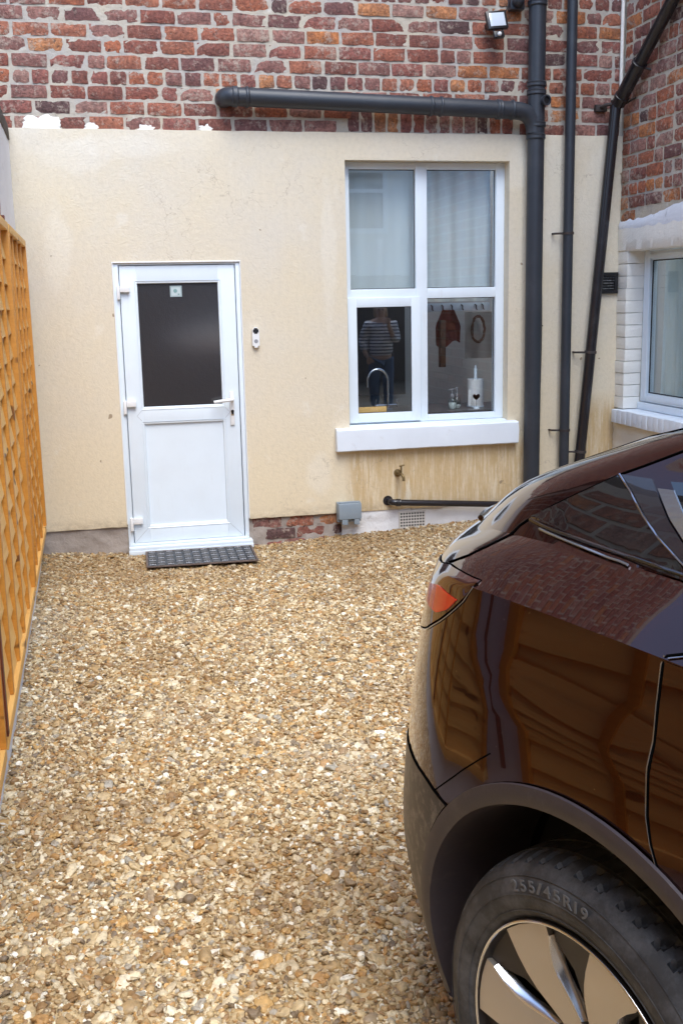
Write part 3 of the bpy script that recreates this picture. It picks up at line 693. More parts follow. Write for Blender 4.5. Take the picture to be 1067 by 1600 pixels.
# door for the rest of the house volume: room behind the window so the panes look into a kitchen
def kitchen():
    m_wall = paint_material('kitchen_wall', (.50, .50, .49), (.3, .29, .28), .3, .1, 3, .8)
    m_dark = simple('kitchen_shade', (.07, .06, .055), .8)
    k = thing('kitchen_room', 'dim grey kitchen interior seen through the lower window panes', 'room', (2.3, 1, 0))
    def q(name, x0, x1, y0, y1, z0, z1, m): return box(name, x0, x1, y0, y1, z0, z1, m, k, 0)
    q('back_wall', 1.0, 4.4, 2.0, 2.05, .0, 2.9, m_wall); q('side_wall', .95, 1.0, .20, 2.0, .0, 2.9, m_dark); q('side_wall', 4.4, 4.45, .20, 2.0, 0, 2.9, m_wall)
    q('ceiling', .95, 2.30, .20, 2.05, 2.9, 2.95, m_wall); q('floor', .95, 4.45, .20, 2.05, -.05, 0, m_dark)  # ceiling stops short: opening added to let skylight brighten the room
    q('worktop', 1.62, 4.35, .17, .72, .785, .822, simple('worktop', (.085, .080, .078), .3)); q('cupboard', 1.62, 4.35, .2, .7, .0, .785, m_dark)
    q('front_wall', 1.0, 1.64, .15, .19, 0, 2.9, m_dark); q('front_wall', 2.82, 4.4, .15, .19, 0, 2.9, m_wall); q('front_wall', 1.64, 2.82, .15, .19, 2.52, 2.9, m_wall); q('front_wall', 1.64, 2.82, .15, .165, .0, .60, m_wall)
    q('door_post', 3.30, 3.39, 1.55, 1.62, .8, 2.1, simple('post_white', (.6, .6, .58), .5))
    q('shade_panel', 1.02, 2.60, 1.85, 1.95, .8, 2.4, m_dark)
    # blinds behind the two upper panes
    mb, n, l, b = mat('white_blind_fabric'); b.inputs['Base Color'].default_value = (.88, .93, .93, 1); b.inputs['Roughness'].default_value = .8; b.inputs['Subsurface Weight'].default_value = 0
    for i, (a, c) in enumerate(((1.68, 2.19), (2.205, 2.735))):
        bm = bmesh.new(); nx, nz_ = 60, 6; g = []
        for j in range(nz_+1):
            row = []
            for t in range(nx+1):
                x = a+(c-a)*t/nx; z = 1.575+(2.50-1.575)*j/nz_
                y = .215+(.006*math.sin(x*50+i*2)+.01*fbm(x, j*.1, 0, 5, 2))*(1.6 if i else .5)
                row.append(bm.verts.new((x, y, z)))
            g.append(row)
        for j in range(nz_):
            for t in range(nx): bm.faces.new((g[j][t], g[j][t+1], g[j+1][t+1], g[j+1][t]))
        bmesh.ops.solidify(bm, geom=bm.faces[:], thickness=.001)
        o = fin('blind', bm, mb, None, 60)
        tag(o, ('plain white blind drawn behind the upper left window pane' if i == 0 else 'softly folded white curtain behind the upper right window pane'), 'blind' if i == 0 else 'curtain')
        if i: o.name = 'net_curtain'
    # tap
    t = thing('kitchen_tap', 'tall chrome swan neck tap behind the lower left casement', 'tap', (2.05, .42, .822))
    bm = bmesh.new(); pts = [(2.05, .42, .822), (2.05, .42, 1.03)]+[(1.975+.075*math.cos(a), .42, 1.03+.085*math.sin(a)) for a in np.linspace(.15, math.pi-.1, 12)]+[(1.90, .42, .99)]
    bm_tube(bm, pts, .009, 10); fin('spout', bm, M['chrome'], t, 60)
    tube('tap_bar', [(1.955, .42, .858), (2.12, .42, .858)], .007, M['chrome'], t, 8); tube('lever', [(1.96, .42, .845), (1.96, .41, .905)], .005, M['chrome'], t, 8); tube('lever', [(2.115, .42, .845), (2.115, .41, .905)], .005, M['chrome'], t, 8)
    bd = box('chopping_board', 1.70, 1.99, .235, .26, .823, .868, M['wood'], None, .003); tag(bd, 'light wooden board lying behind the lower left casement beside the tap', 'chopping board')
    r = thing('paper_towel_roll', 'white paper towel roll on a holder at the right of the window', 'paper towel', (2.70, .40, .822))
    bm = bmesh.new(); lathe(bm, [(.058, .01), (.0585, .20)], (2.70, .40, .822), (0, 0, 1), 28); bm_box(bm, 2.625, 2.648, .34, .342, .835, .95)
    fin('paper', bm, M['white_plastic'], r, 50)
    bm = bmesh.new(); lathe(bm, [(.011, .20), (.011, .275), (.006, .28), (.008, .292), (.002, .30)], (2.70, .40, .822), (0, 0, 1), 12); fin('holder_rod', bm, M['upvc'], r, 50)
    bm = bmesh.new(); lathe(bm, [(.062, 0), (.062, .009)], (2.70, .40, .8225), (0, 0, 1), 24); fin('holder_base', bm, M['upvc'], r, 50)
    hh = thing('heart_ornament', 'small wooden heart on a wire stand in front of the paper towel', 'ornament', (2.66, .27, .822))
    bm = bmesh.new(); pts = [(2.66+.0020*16*math.sin(a)**3/1.2, .27, .905+.0017*(13*math.cos(a)-5*math.cos(2*a)-2*math.cos(3*a)-math.cos(4*a))) for a in np.linspace(0, 2*math.pi, 28)[:-1]]
    f = bm.faces.new([bm.verts.new(p) for p in pts]); bmesh.ops.solidify(bm, geom=[f], thickness=.006); fin('heart', bm, simple('driftwood', (.30, .22, .15), .8), hh)
    tube('stand_wire', [(2.66, .27, .823), (2.66, .27, .885)], .002, M['ring_grey'], hh, 6)
    bm = bmesh.new(); lathe(bm, [(.022, 0), (.018, .01), (.003, .013)], (2.66, .27, .8225), (0, 0, 1), 16); fin('stand_foot', bm, M['upvc'], hh, 50)
    for i, (x, y) in enumerate(((2.49, .30), (2.545, .36))):
        b_ = thing('soap_bottle', ('clear pump bottle half full of white soap on the worktop' if i == 0 else 'clear pump bottle standing behind the half full soap bottle'), 'soap bottle', (x, y, .822))
        bm = bmesh.new(); lathe(bm, [(.024, 0), (.031, .02), (.031, .055), (.024, .075), (.010, .085), (.010, .095)], (x, y, .8225), (0, 0, 1), 18); fin('bottle_body', bm, M['clear'], b_, 50)
        bm = bmesh.new(); lathe(bm, [(.021, 0), (.028, .018), (.028, .042 if i == 0 else .02)], (x, y, .825), (0, 0, 1), 18); fin('soap', bm, M['white_plastic'], b_, 50)
        bm = bmesh.new(); lathe(bm, [(.011, .088), (.011, .105), (.004, .107), (.004, .135), (.009, .137), (.009, .146)], (x, y, .8225), (0, 0, 1), 12); bm_tube(bm, [(x, y, .962), (x-.03, y, .958)], .003, 6); fin('pump', bm, M['ring_grey'], b_, 50)
    # hook rail with hanging things
    rl = thing('hook_rail', 'white wooden rail of dark hooks on the kitchen back wall', 'hook rail', (3.0, 1.6, 1.5))
    box('rail_board', 2.70, 3.27, 1.62, 1.64, 1.49, 1.555, M['upvc'], rl, .003)
    for x in (2.76, 2.85, 2.93, 3.02, 3.14, 3.20): tube('hook', [(x, 1.62, 1.54), (x, 1.59, 1.53), (x, 1.59, 1.505), (x, 1.575, 1.50)], .006, M['black_plastic'], rl, 6)
    def cloth(name, x0, x1, z0, z1, y, m, label, cat, slope=0, amp=.012):
        bm = bmesh.new(); g = []
        for j in range(9):
            row = []
            for t in range(15):
                f = t/14; h = j/8; taper = 1-.55*max(0, h-.55)/.45*slope
                xc = (x0+x1)/2; x = xc+(x0+(x1-x0)*f-xc)*taper
                row.append(bm.verts.new((x, y+amp*math.sin(f*9+h*2)+amp*.5*fbm(x, h, 0, 9, 2), z0+(z1-z0)*h-slope*.03*math.sin(f*6)*(1-h))))
            g.append(row)
        for j in range(8):
            for t in range(14): bm.faces.new((g[j][t], g[j][t+1], g[j+1][t+1], g[j+1][t]))
        bmesh.ops.solidify(bm, geom=bm.faces[:], thickness=.002)
        return tag(fin(name, bm, m, None, 60), label, cat)
    red = simple('rust_red_cloth', (.20, .05, .035), .8)
    cloth('oven_glove', 2.78, 2.99, 1.22, 1.50, 1.56, red, 'rust red cloth bag hanging from the hook rail in the kitchen', 'cloth bag', 1)
    cloth('tea_towel', 3.03, 3.27, 1.10, 1.48, 1.56, simple('towel_white', (.55, .54, .50), .9), 'pale tea towel hanging at the right end of the hook rail', 'tea towel', 0)
    w_ = thing('dried_wreath', 'oval wreath of brown twigs hanging over the pale tea towel', 'wreath', (3.13, 1.52, 1.35))
    rr = random.Random(4); bm = bmesh.new()
    for i in range(16):
        ph = rr.random()*6; pts = [(3.13+(.055+rr.uniform(-.012, .012))*math.cos(a+ph), 1.52+rr.uniform(-.01, .01), 1.34+(.105+rr.uniform(-.015, .015))*math.sin(a+ph)) for a in np.linspace(0, 5.2, 14)]
        bm_tube(bm, pts, .0022, 5)
    fin('twigs', bm, simple('twig_brown', (.16, .09, .05), .9), w_)
    box('hanging_ledge', 2.80, 2.845, 1.5, 1.56, 1.04, 1.42, simple('dark_wood_post', (.15, .09, .05), .6), k, .003)
kitchen()

# ---------------------------------------------------------------- pipes
def collar(bm, c, axis, r, w=.035, t=.006):
    lathe(bm, [(r, -w/2-.004), (r+t, -w/2), (r+t*1.2, -w/2+.006), (r+t, -w/2+.012), (r+t, w/2-.006), (r+t*1.3, w/2-.003), (r, w/2+.003)], c, axis, 28)
def pipes():
    sx, sy = 2.940, -.072; r = .0555
    t = thing('soil_pipe', 'thick grey black soil stack with long horizontal branch above the window', 'drain pipe', (sx, sy, 0))
    tube('pipe_shaft', [(sx, sy, .0), (sx, sy, 6.2)], r, M['pipe'], t, 36)
    bm = bmesh.new()
    for z in (2.90, 2.95, 2.70, 2.625, 3.44): collar(bm, (sx, sy, z), (0, 0, 1), r+.001, .03)
    fin('pipe_collar', bm, M['pipe'], t, 50)
    # branch sweeping in from the left
    a = Vector((.93, sy, 2.838)); b_ = Vector((2.80, sy, 2.788)); d = (b_-a).normalized()
    bm = bmesh.new(); pts = arc((.91, sy, 2.838), (0, -1, 0), d, .07, 8); pts = [(.91, .03, 2.838)]+pts+[a+(b_-a)*f for f in (.1, .3, .5, .7, .9)]+arc((sx-.01, sy, 2.783), d, (0, 0, -1), .14, 10)
    bm_tube(bm, pts, r, 32); fin('pipe_branch', bm, M['pipe'], t, 50)
    bm = bmesh.new()
    for f, w in ((.02, .03), (.06, .016), (.69, .016), (.725, .012), (.935, .03), (.985, .014)): collar(bm, a+(b_-a)*f, d, r+.0012, w, .005)
    fin('branch_collar', bm, M['pipe'], t, 50)
    bm = bmesh.new(); lathe(bm, [(.028, 0), (.030, .028), (.034, .030), (.034, .042), (.024, .042), (.023, .012)], (sx+.03, sy-.040, 2.842), (.25, -1, 0), 24); fin('boss_socket', bm, M['pipe'], t, 50)
    bm = bmesh.new(); lathe(bm, [(.0225, 0), (.0225, .001)], (sx+.0375, sy-.070, 2.842), (.25, -1, 0), 20); fin('boss_opening', bm, M['hole'], t)
    # second downpipe
    x2 = 3.186; r2 = .034
    t = thing('downpipe', 'slim vertical black downpipe between the soil stack and the slanting pipe', 'drain pipe', (x2, -.062, 0))
    tube('pipe_shaft', [(x2, -.062, .0), (x2, -.062, 6.2)], r2, M['pipe'], t, 26)
    for z in (2.010, .68): 
        bm = bmesh.new(); lathe(bm, [(r2, -.008), (r2+.005, -.008), (r2+.005, .008), (r2, .008)], (x2, -.062, z), (0, 0, 1), 24); bm_tube(bm, [(x2-.03, -.06, z), (x2-.085, -.04, z), (x2-.088, .004, z)], .007, 8)
        fin('pipe_clip', bm, M['iron'], t, 50)
    # slanting pipe: goes up the side wall, turns at the corner, runs down crooked
    x3t, x3b = 3.505, 3.262
    t = thing('slanting_pipe', 'glossy black pipe slanting down the corner and up across the side wall', 'drain pipe', (3.4, -.07, 0))
    top = Vector((x3t, -.075, 2.86)); bot = Vector((x3b, -.07, .0))
    tube('lower_pipe', [bot, bot+(top-bot)*.5, top], .036, M['black_pipe'], t, 26)
    e = Vector((3.535, -.955, 3.66)); c0 = Vector((x3t+.01, -.085, 2.84)); dd = (Vector((3.54, -.66, 3.30))-c0)
    tube('upper_pipe', [c0, c0+dd*.45, c0+dd*.451, c0+dd*3.2], .042, M['black_pipe'], t, 26, True, [.046, .046, .040, .040])
    bm = bmesh.new()
    for f in (.08, .44): lathe(bm, [(.046, -.01), (.050, -.008), (.050, .008), (.046, .01)], c0+dd*f, dd, 24)
    bm_tube(bm, [c0+dd*.44+Vector((.03, -.01, -.03)), c0+dd*.44+Vector((.075, -.03, -.045))], .007, 8)
    fin('pipe_joint', bm, M['black_pipe'], t, 50)
    bm = bmesh.new(); bm_tube(bm, [c0+Vector((-.02, 0, -.0)), c0+Vector((-.075, .03, -.005)), c0+Vector((-.10, .09, -.015))], .012, 8); bm_box(bm, x3t-.115, x3t-.035, -.02, .02, 2.80, 2.845, .006)
    bm_tube(bm, [c0+Vector((.03, -.03, -.01)), c0+Vector((.082, -.09, .025))], .006, 6)
    fin('wall_bracket', bm, M['iron'], t, 50)
    for f in (.424, .183):
        p = bot+(top-bot)*f; bm = bmesh.new(); lathe(bm, [(.036, -.009), (.041, -.009), (.041, .009), (.036, .009)], p, (top-bot), 24); bm_tube(bm, [p+Vector((-.03, 0, 0)), p+Vector((-.095, .03, 0)), p+Vector((-.098, .075, 0))], .007, 8)
        fin('pipe_clip', bm, M['iron'], t, 50)
    # thin cable
    bm = bmesh.new(); zs = np.linspace(3.9, .86, 40)
    pts = [(3.022+.006*math.sin(z*2.1)+.004*math.sin(z*5.3)-(.022 if z < .95 else 0), -.012, z) for z in zs]+[(2.985, -.03, .84), (2.975, -.05, .87)]
    bm_tube(bm, pts, .0038, 6)
    for z in (3.35, 2.95, 2.62, 2.3, 1.95, 1.4): 
        x = 3.022+.006*math.sin(z*2.1)+.004*math.sin(z*5.3); bm_box(bm, x-.007, x+.007, -.018, -.004, z-.004, z+.004)
    tag(fin('cable', bm, M['cable'], None, 50), 'thin black cable clipped to the wall right of the soil stack', 'cable')
    # waste pipe low under the window
    t = thing('waste_pipe', 'short black waste pipe running along the wall under the outside tap', 'waste pipe', (2.2, -.05, .2))
    wa = Vector((1.935, -.05, .243)); wb = Vector((2.90, -.055, .168)); d = (wb-wa).normalized()
    tube('pipe_run', [(1.925, .02, .248)]+[tuple(p) for p in arc(wa, (0, -1, 0), d, .045, 7)]+[wa+(wb-wa)*.5, wb], .0215, M['black_pipe'], t, 18)
    bm = bmesh.new(); collar(bm, wa+d*.05, d, .0215, .03, .004); lathe(bm, [(.0215, -.004), (.034, -.003), (.034, .003), (.0215, .004)], (1.925, .002, .248), (0, 1, 0), 20); fin('elbow_collar', bm, M['black_pipe'], t, 50)
pipes()

# ---------------------------------------------------------------- small fittings on the wall
def fittings():
    # floodlight
    t = thing('floodlight', 'black square security floodlight with motion sensor on the brick wall', 'floodlight', (2.66, -.05, 3.33))
    c = Vector((2.655, -.085, 3.325)); rx = Matrix.Rotation(rad(-14), 4, 'X') @ Matrix.Rotation(rad(-6), 4, 'Y')
    def put(name, bm, m): bmesh.ops.transform(bm, matrix=Matrix.Translation(c) @ rx, verts=bm.verts); return fin(name, bm, m, t, 40)
    bm = bmesh.new(); bm_box(bm, -.068, .068, -.018, .014, -.058, .058, .006); put('lamp_body', bm, M['black_plastic'])
    bm = bmesh.new(); bm_box(bm, -.052, .052, -.0205, -.0165, -.043, .043, .002); put('lamp_glass', bm, M['lamp_lens'])
    bm = bmesh.new(); bm_box(bm, -.035, .035, -.012, .02, -.112, -.070, .008); put('sensor_housing', bm, M['black_plastic'])
    bm = bmesh.new(); bmesh.ops.create_uvsphere(bm, u_segments=14, v_segments=10, radius=.014, matrix=Matrix.Translation((0, -.012, -.092))); put('sensor_eye', bm, M['white_plastic'])
    bm = bmesh.new(); bm_tube(bm, [(-.03, 0, -.058), (-.028, .0, -.075)], .006, 6); bm_tube(bm, [(.03, 0, -.058), (.028, .0, -.075)], .006, 6); bm_box(bm, -.05, .05, .02, .085, -.012, .012); put('mount_arm', bm, M['black_plastic'])
    tube('lamp_cable', [(2.72, -.06, 3.37), (2.75, -.03, 3.42), (2.77, -.01, 3.47), (2.80, -.01, 3.53)], .004, M['cable'], t, 6)
    # camera mount beside the stack
    t = thing('security_camera', 'dark domed security camera beside the top of the soil stack', 'camera', (2.81, -.04, 3.46))
    bm = bmesh.new(); bm_box(bm, 2.765, 2.862, -.052, .012, 3.405, 3.54, .01); fin('camera_box', bm, M['pipe'], t, 40)
    bm = bmesh.new(); bmesh.ops.create_uvsphere(bm, u_segments=24, v_segments=16, radius=.040, matrix=Matrix.Translation((2.81, -.07, 3.455))); fin('camera_dome', bm, M['pipe'], t, 60)
    # doorbell
    t = thing('doorbell', 'slim white video doorbell right of the white door', 'doorbell', (1.05, -.01, 1.37))
    def pill(bm, x0, x1, z0, z1, y0, y1, r_): bm_box(bm, x0, x1, y0, y1, z0, z1); bmesh.ops.bevel(bm, geom=[e for e in bm.edges if abs((e.verts[0].co-e.verts[1].co).y) > 1e-4], offset=r_, segments=5, affect='EDGES')
    bm = bmesh.new(); pill(bm, 1.030, 1.075, 1.311, 1.441, -.026, 0, .012); fin('bell_body', bm, M['white_plastic'], t, 40)
    bm = bmesh.new(); pill(bm, 1.0345, 1.0705, 1.400, 1.436, -.0275, -.0255, .008); fin('bell_camera', bm, M['black_plastic'], t, 40)
    bm = bmesh.new(); lathe(bm, [(.0125, 0), (.0125, .0015), (.0105, .0018), (.0103, .0005)], (1.0525, -.026, 1.352), (0, -1, 0), 28); fin('bell_button', bm, M['ring_grey'], t, 50)
    # outdoor socket
    t = thing('socket_box', 'blue grey weatherproof socket box low on the wall under the sill', 'electrical box', (1.64, -.03, .19))
    box('socket_back', 1.560, 1.722, -.052, 0, .128, .262, M['grey_plastic'], t, .006)
    bm = bmesh.new(); bm_box(bm, 1.562, 1.720, -.082, -.053, .150, .258, .008)
    for (a, b) in ((1.585, 1.625), (1.668, 1.705)): bm_box(bm, a, b, -.078, -.055, .112, .158, .004)
    fin('socket_lid', bm, M['grey_plastic'], t, 40); box('lid_hinge', 1.57, 1.712, -.062, -.03, .2585, .2665, M['grey_plastic'], t, .002)
    # brass tap
    t = thing('garden_tap', 'small tarnished brass outside tap on the stained wall under the sill', 'tap', (2.0, -.02, .45))
    bm = bmesh.new(); lathe(bm, [(.026, 0), (.026, .006), (.012, .010), (.012, .045), (.015, .048), (.012, .055)], (1.995, 0, .437), (0, -1, 0), 18); fin('wall_flange', bm, M['brass'], t, 50)
    tube('tap_body', [(1.995, -.045, .437), (2.005, -.075, .435), (2.012, -.088, .415), (2.012, -.090, .392)], .010, M['brass'], t, 12)
    tube('tap_stem', [(2.003, -.065, .440), (2.003, -.065, .492)], .006, M['brass'], t, 10); tube('tap_handle', [(1.990, -.065, .492), (2.025, -.065, .498)], .0055, M['brass'], t, 8)
    # air brick
    t = thing('air_brick', 'pale square holed air brick in the white plinth under the waste pipe', 'vent', (2.10, .01, .09))
    box('air_brick_face', 2.004, 2.190, -.004, .03, .012, .165, M['terracotta'], t, .002)
    bm = bmesh.new()
    for i in range(9):
        for j in range(7): x = 2.018+i*.0197; z = .024+j*.0208; bm_box(bm, x-.0058, x+.0058, -.0052, .01, z-.0058, z+.0058)
    tag(fin('vent_hole', bm, M['hole'], t))
    # black louvre
    t = thing('louvre_vent', 'small black louvred vent beside the slanting pipe near the corner', 'vent', (3.52, -.01, 1.68))
    bm = bmesh.new(); x0, x1, z0, z1 = 3.445, 3.583, 1.606, 1.750
    for a in ((x0, x1, z0, z0+.022), (x0, x1, z1-.030, z1)): bm_box(bm, a[0], a[1], -.024, 0, a[2], a[3], .003)
    for a in ((x0, x0+.02), (x1-.026, x1)): bm_box(bm, a[0], a[1], -.0235, 0, z0+.0215, z1-.0295, .002)
    bm_box(bm, x0+.01, x1-.01, -.004, -.001, z0+.01, z1-.01)
    fin('vent_frame', bm, M['black_vent'], t, 40)
    for i in range(5):
        z = z0+.034+i*.0185; bm = bmesh.new(); bm_box(bm, x0+.02, x1-.026, -.004, .004, -.0012, .0012); bmesh.ops.transform(bm, matrix=Matrix.Translation((0, -.014, z)) @ Matrix.Rotation(rad(35), 4, 'X'), verts=bm.verts)
        fin('louvre_slat', bm, dusty('worn_vent_slat', (.03, .03, .034), (.35, .36, .38), .4, .45, .6, .7, 60) if i == 0 else M.setdefault('slat', bpy.data.materials['worn_vent_slat']), t)
    # door mat
    t = thing('door_mat', 'thin black rubber mat with openwork pattern below the white door', 'door mat', (.61, -.28, .02))
    ang = rad(-2.2); Mx = Matrix.Translation((.612, -.277, .014)) @ Matrix.Rotation(ang, 4, 'Z'); W, D = .690, .425
    def put(name, bm, m): bmesh.ops.transform(bm, matrix=Mx, verts=bm.verts); return fin(name, bm, m, t, 40)
    bm = bmesh.new()
    for a in ((-W/2, W/2, -D/2, -D/2+.012), (-W/2, W/2, D/2-.012, D/2)): bm_box(bm, *a, 0, .009, .002)
    for a in ((-W/2, -W/2+.012), (W/2-.012, W/2)): bm_box(bm, a[0], a[1], -D/2+.0119, D/2-.0119, 0, .0108, .002)
    put('mat_border', bm, M['mat_edge'])
    bm = bmesh.new(); bm_box(bm, -W/2+.011, W/2-.011, -D/2+.011, D/2-.011, .0, .004)
    nx, ny = 12, 7; cw, ch = (W-.024)/nx, (D-.024)/ny; tips = bmesh.new()
    for i in range(nx):
        for j in range(ny):
            cx = -W/2+.012+cw*(i+.5); cy = -D/2+.012+ch*(j+.5)
            if (i+j) % 2:
                for k in (-.3, 0, .3): bm_tube(bm, [(cx-cw*.42, cy+ch*k, .007), (cx, cy+ch*(k+.1), .0085), (cx+cw*.42, cy+ch*k, .007)], .0032, 5)
            else:
                for k in (-.3, 0, .3): bm_tube(bm, [(cx+cw*k, cy-ch*.42, .007), (cx+cw*k, cy+ch*.42, .007)], .0030, 5); bm_tube(tips, [(cx+cw*k, cy-ch*.25, .0098), (cx+cw*k, cy+ch*(.05 if k else .3), .0098)], .0032, 5)
                bm_tube(tips, [(cx-cw*.35, cy, .0098), (cx+cw*.35, cy, .0098)], .0026, 5)
    put('mat_ribs', bm, M['rubber']); put('rib_tips', tips, M['mat_tip'])
fittings()

# ---------------------------------------------------------------- side house on the right
def side_house():
    SX = 3.59
    t = thing('side_house', 'side house wall on the right with white lintel and window under red bricks', 'house', (SX, -1.5, 0))
    W0, W1, WZ0, WZ1 = -.135, -1.62, .80, 1.885
    box('wall_core', SX+.03, SX+.22, -4.6, -.001, WZ1+.19, 3.6, M['mortar'], t, 0); box('wall_core', SX+.03, SX+.22, -4.6, W1-.02, -.1, WZ1+.1885, M['mortar'], t, 0)
    box('wall_core', SX+.008, SX+.22, -4.6, -.001, 3.68, 8.4, M['mortar'], t, 0)
    box('wall_end', SX+.02, 8.5, -4.85, -4.6, -.1, 8.4, M['mortar'], t, 0)
    ms = mortar_sheet('mortar', (SX+.0085, -4.6, 2.03), (0, 1, 0), 4.6, 1.65, 460, 170, t, M['mortar'], .003, 0, 0, Vector((-1, 0, 0)))
    for k in range(17):
        z = 2.115+k*PITCH; u = (k % 2)*-.11-.0; hd = k % 5 == 2
        u += R.uniform(-.02, .02); y = u if u < 0 else 0
        y = min(y, -.004)
        first = True
        while y > -1.62:
            L = .098 if (hd or R.random() < .07) else .206
            a, b = y, y-L
            if first and (k % 2): a, b = -.006, -.105; 
            first = False
            if k == 0 and R.random() < .55: y = b-.015; continue
            Lx = a-b; base = .206 if Lx > .15 else .098
            o = lay(t, STRETCH if Lx > .15 else HEADER, (SX+R.uniform(-.003, .004), (a+b)/2, z+.006*fbm(0, a, k, 2, 2)), rad(-90)+R.gauss(0, .008), roll=R.gauss(0, .012), sx=Lx/base)
            y = b-R.uniform(.011, .019)
    brick_stuff('upper_bricks', t, .005, 4.58, 2.115+17*PITCH, 53, lambda a, d, b: (SX+d, -a, b), M['brick_stuff'], 8)
    brick_stuff('near_bricks', t, 1.66, 4.58, .08, 40, lambda a, d, b: (SX+d, -a, b), M['brick_stuff'], 9)
    # ragged painted band over the lintel, then the lintel
    bm = bmesh.new(); n = 90; rows = []
    for i in range(n+1):
        y = -.004-1.9*i/n; zt = 2.092+.016*fbm(y, 1, 0, 9, 4)+.012*max(0, fbm(y, 5, 0, 3, 2))+.055*min(1, max(0, (-y-.4)*3)) 
        rows.append([bm.verts.new((SX-.004-.002*fbm(y, 3, 0, 12, 3), y, 2.03)), bm.verts.new((SX-.008, y, (2.03+zt)/2)), bm.verts.new((SX+.004, y, zt))])
    for a, b in zip(rows, rows[1:]):
        for k in range(2): bm.faces.new((a[k], a[k+1], b[k+1], b[k]))
    bmesh.ops.recalc_face_normals(bm, faces=bm.faces)
    fin('painted_band', bm, M['blue_white'], t, 40)
    bm = bmesh.new(); g = []; prof = [(SX+.13, 1.885), (SX+.004, 1.884), (SX-.004, 1.893), (SX-.007, 1.96), (SX-.006, 2.02), (SX-.002, 2.066), (SX+.01, 2.075)]
    for i in range(81):
        y = -.004-1.9*i/80; g.append([bm.verts.new((x-.002*fbm(y, x*8, z, 9, 3), y, z+.002*fbm(y, 4, z, 14, 2))) for x, z in prof])
    for a, b in zip(g, g[1:]):
        for k in range(len(prof)-1): bm.faces.new((a[k], a[k+1], b[k+1], b[k]))
    bmesh.ops.recalc_face_normals(bm, faces=bm.faces); fin('lintel', bm, M['white_masonry'], t, 40)
    # painted jamb bricks
    rr = random.Random(5)
    for k in range(13):
        z = .8165+k*.0822; bm = bmesh.new(); x0, x1, y0, y1 = SX-.002+rr.uniform(-.003, .004), SX+.125, -.132+rr.uniform(-.004, .004), .0
        bmesh.ops.create_grid(bm, x_segments=1, y_segments=1, size=0.001); bm.clear()
        bm_box(bm, x0, x1, y0, y1, z+.002, z+.0805, 0)
        bmesh.ops.subdivide_edges(bm, edges=bm.edges[:], cuts=3, use_grid_fill=True)
        for v in bm.verts:
            ez = min(v.co.z-z, z+.0825-v.co.z); q = max(0, .007-ez)*.35
            v.co.x += q+.0022*fbm(v.co.x, v.co.y+k, v.co.z, 22, 2) if v.co.x < x1-.01 else 0
            v.co.y += q+.003*fbm(v.co.x, v.co.y+k, v.co.z, 22, 2) if v.co.y < -.01 else 0
        fin('painted_brick', bm, M['white_masonry'], t, 40)
    # window
    fx = SX+.125
    bm = bmesh.new()
    z0, z1, ya, yb = .868, 1.884, -.136, -1.60; w = .078
    for a in ((ya-w, ya), (yb, yb+w), (-.92, -.85)): bm_box(bm, fx, fx+.06, a[0], a[1], z0, z1, .005)
    for a in ((z0, z0+.06), (z1-.062, z1)): bm_box(bm, fx+.0008, fx+.06, yb+w-.001, ya-w+.001, a[0]+.0004, a[1]-.0004, .005)
    win = fin('window', bm, M['upvc'], t, 40)
    bm = bmesh.new()
    for a in ((ya-w-.016, ya-.030), ): bm_box(bm, fx-.012, fx-.0005, a[0], a[1], z0+.022, z1-.022, .004)
    for a in ((z0+.020, z0+.046), (z1-.05, z1-.022)): bm_box(bm, fx-.0115, fx-.0005, -.90, ya-w-.015, a[0], a[1], .004)
    fin('window_sash', bm, M['upvc'], win, 40)
    box('pane', fx+.028, fx+.032, yb+w-.004, ya-w+.004, z0+.056, z1-.056, M['glass'], win, 0)
    bm = bmesh.new(); bm_box(bm, fx+.02, fx+.027, ya-w-.007, ya-w-.0005, z0+.06, z1-.062); bm_box(bm, fx+.02, fx+.0268, -.85, ya-w-.007, z0+.0602, z0+.067); bm_box(bm, fx+.02, fx+.0268, -.85, ya-w-.007, z1-.069, z1-.0622)
    fin('gasket', bm, M['gasket'], win)
    box('window_cill', fx-.02, fx+.07, yb, -.136, .815, .864, M['upvc'], win, .004)
    # brick on edge sill
    for k in range(22):
        y = -.052-k*.0715; 
        if y < -1.66: break
        bm = bmesh.new(); bm_box(bm, SX-.045+rr.uniform(-.002, .002), fx+.02, y-.069, y, .718+rr.uniform(-.002, .002), .812+rr.uniform(-.0015, .0015), .005)
        fin('sill_brick', bm, M['sill'], t, 40)
    box('sill_bed', SX-.036, fx+.015, -1.64, -.054, .722, .807, M['sill'], t, 0)
    # rough painted wall below
    bm = bmesh.new(); g = []
    for j in range(61):
        row = []
        for i in range(121):
            y = -.002-1.8*i/120; z = -.05+.78*j/60
            row.append(bm.verts.new((SX-.004-.006*fbm(y, 0, z*1.6, 7, 4)-.006*max(0, fbm(y, 9, z*2, 12, 3)), y, z)))
        g.append(row)
    for j in range(60):
        for i in range(120): bm.faces.new((g[j][i], g[j+1][i], g[j+1][i+1], g[j][i+1]))
    bmesh.ops.recalc_face_normals(bm, faces=bm.faces)
    for f in bm.faces: 
        if f.normal.x > 0: f.normal_flip()
    fin('painted_lower_wall', bm, M['cream_masonry'], t, 40)
    # room behind with curtain
    box('room_back', 4.6, 4.65, -3, .0, .3, 2.6, M['grey_plastic'], t, 0)
    mb = simple('pale_curtain', (.78, .86, .84), .8)
    bm = bmesh.new(); g = []
    for j in range(9):
        g.append([bm.verts.new((SX+.245+.020*math.sin(i*.55+.3*j/8)+.010*math.sin(i*1.3), -.20-1.3*i/110*(1+.04*(j/8)), .82+1.12*j/8)) for i in range(111)])
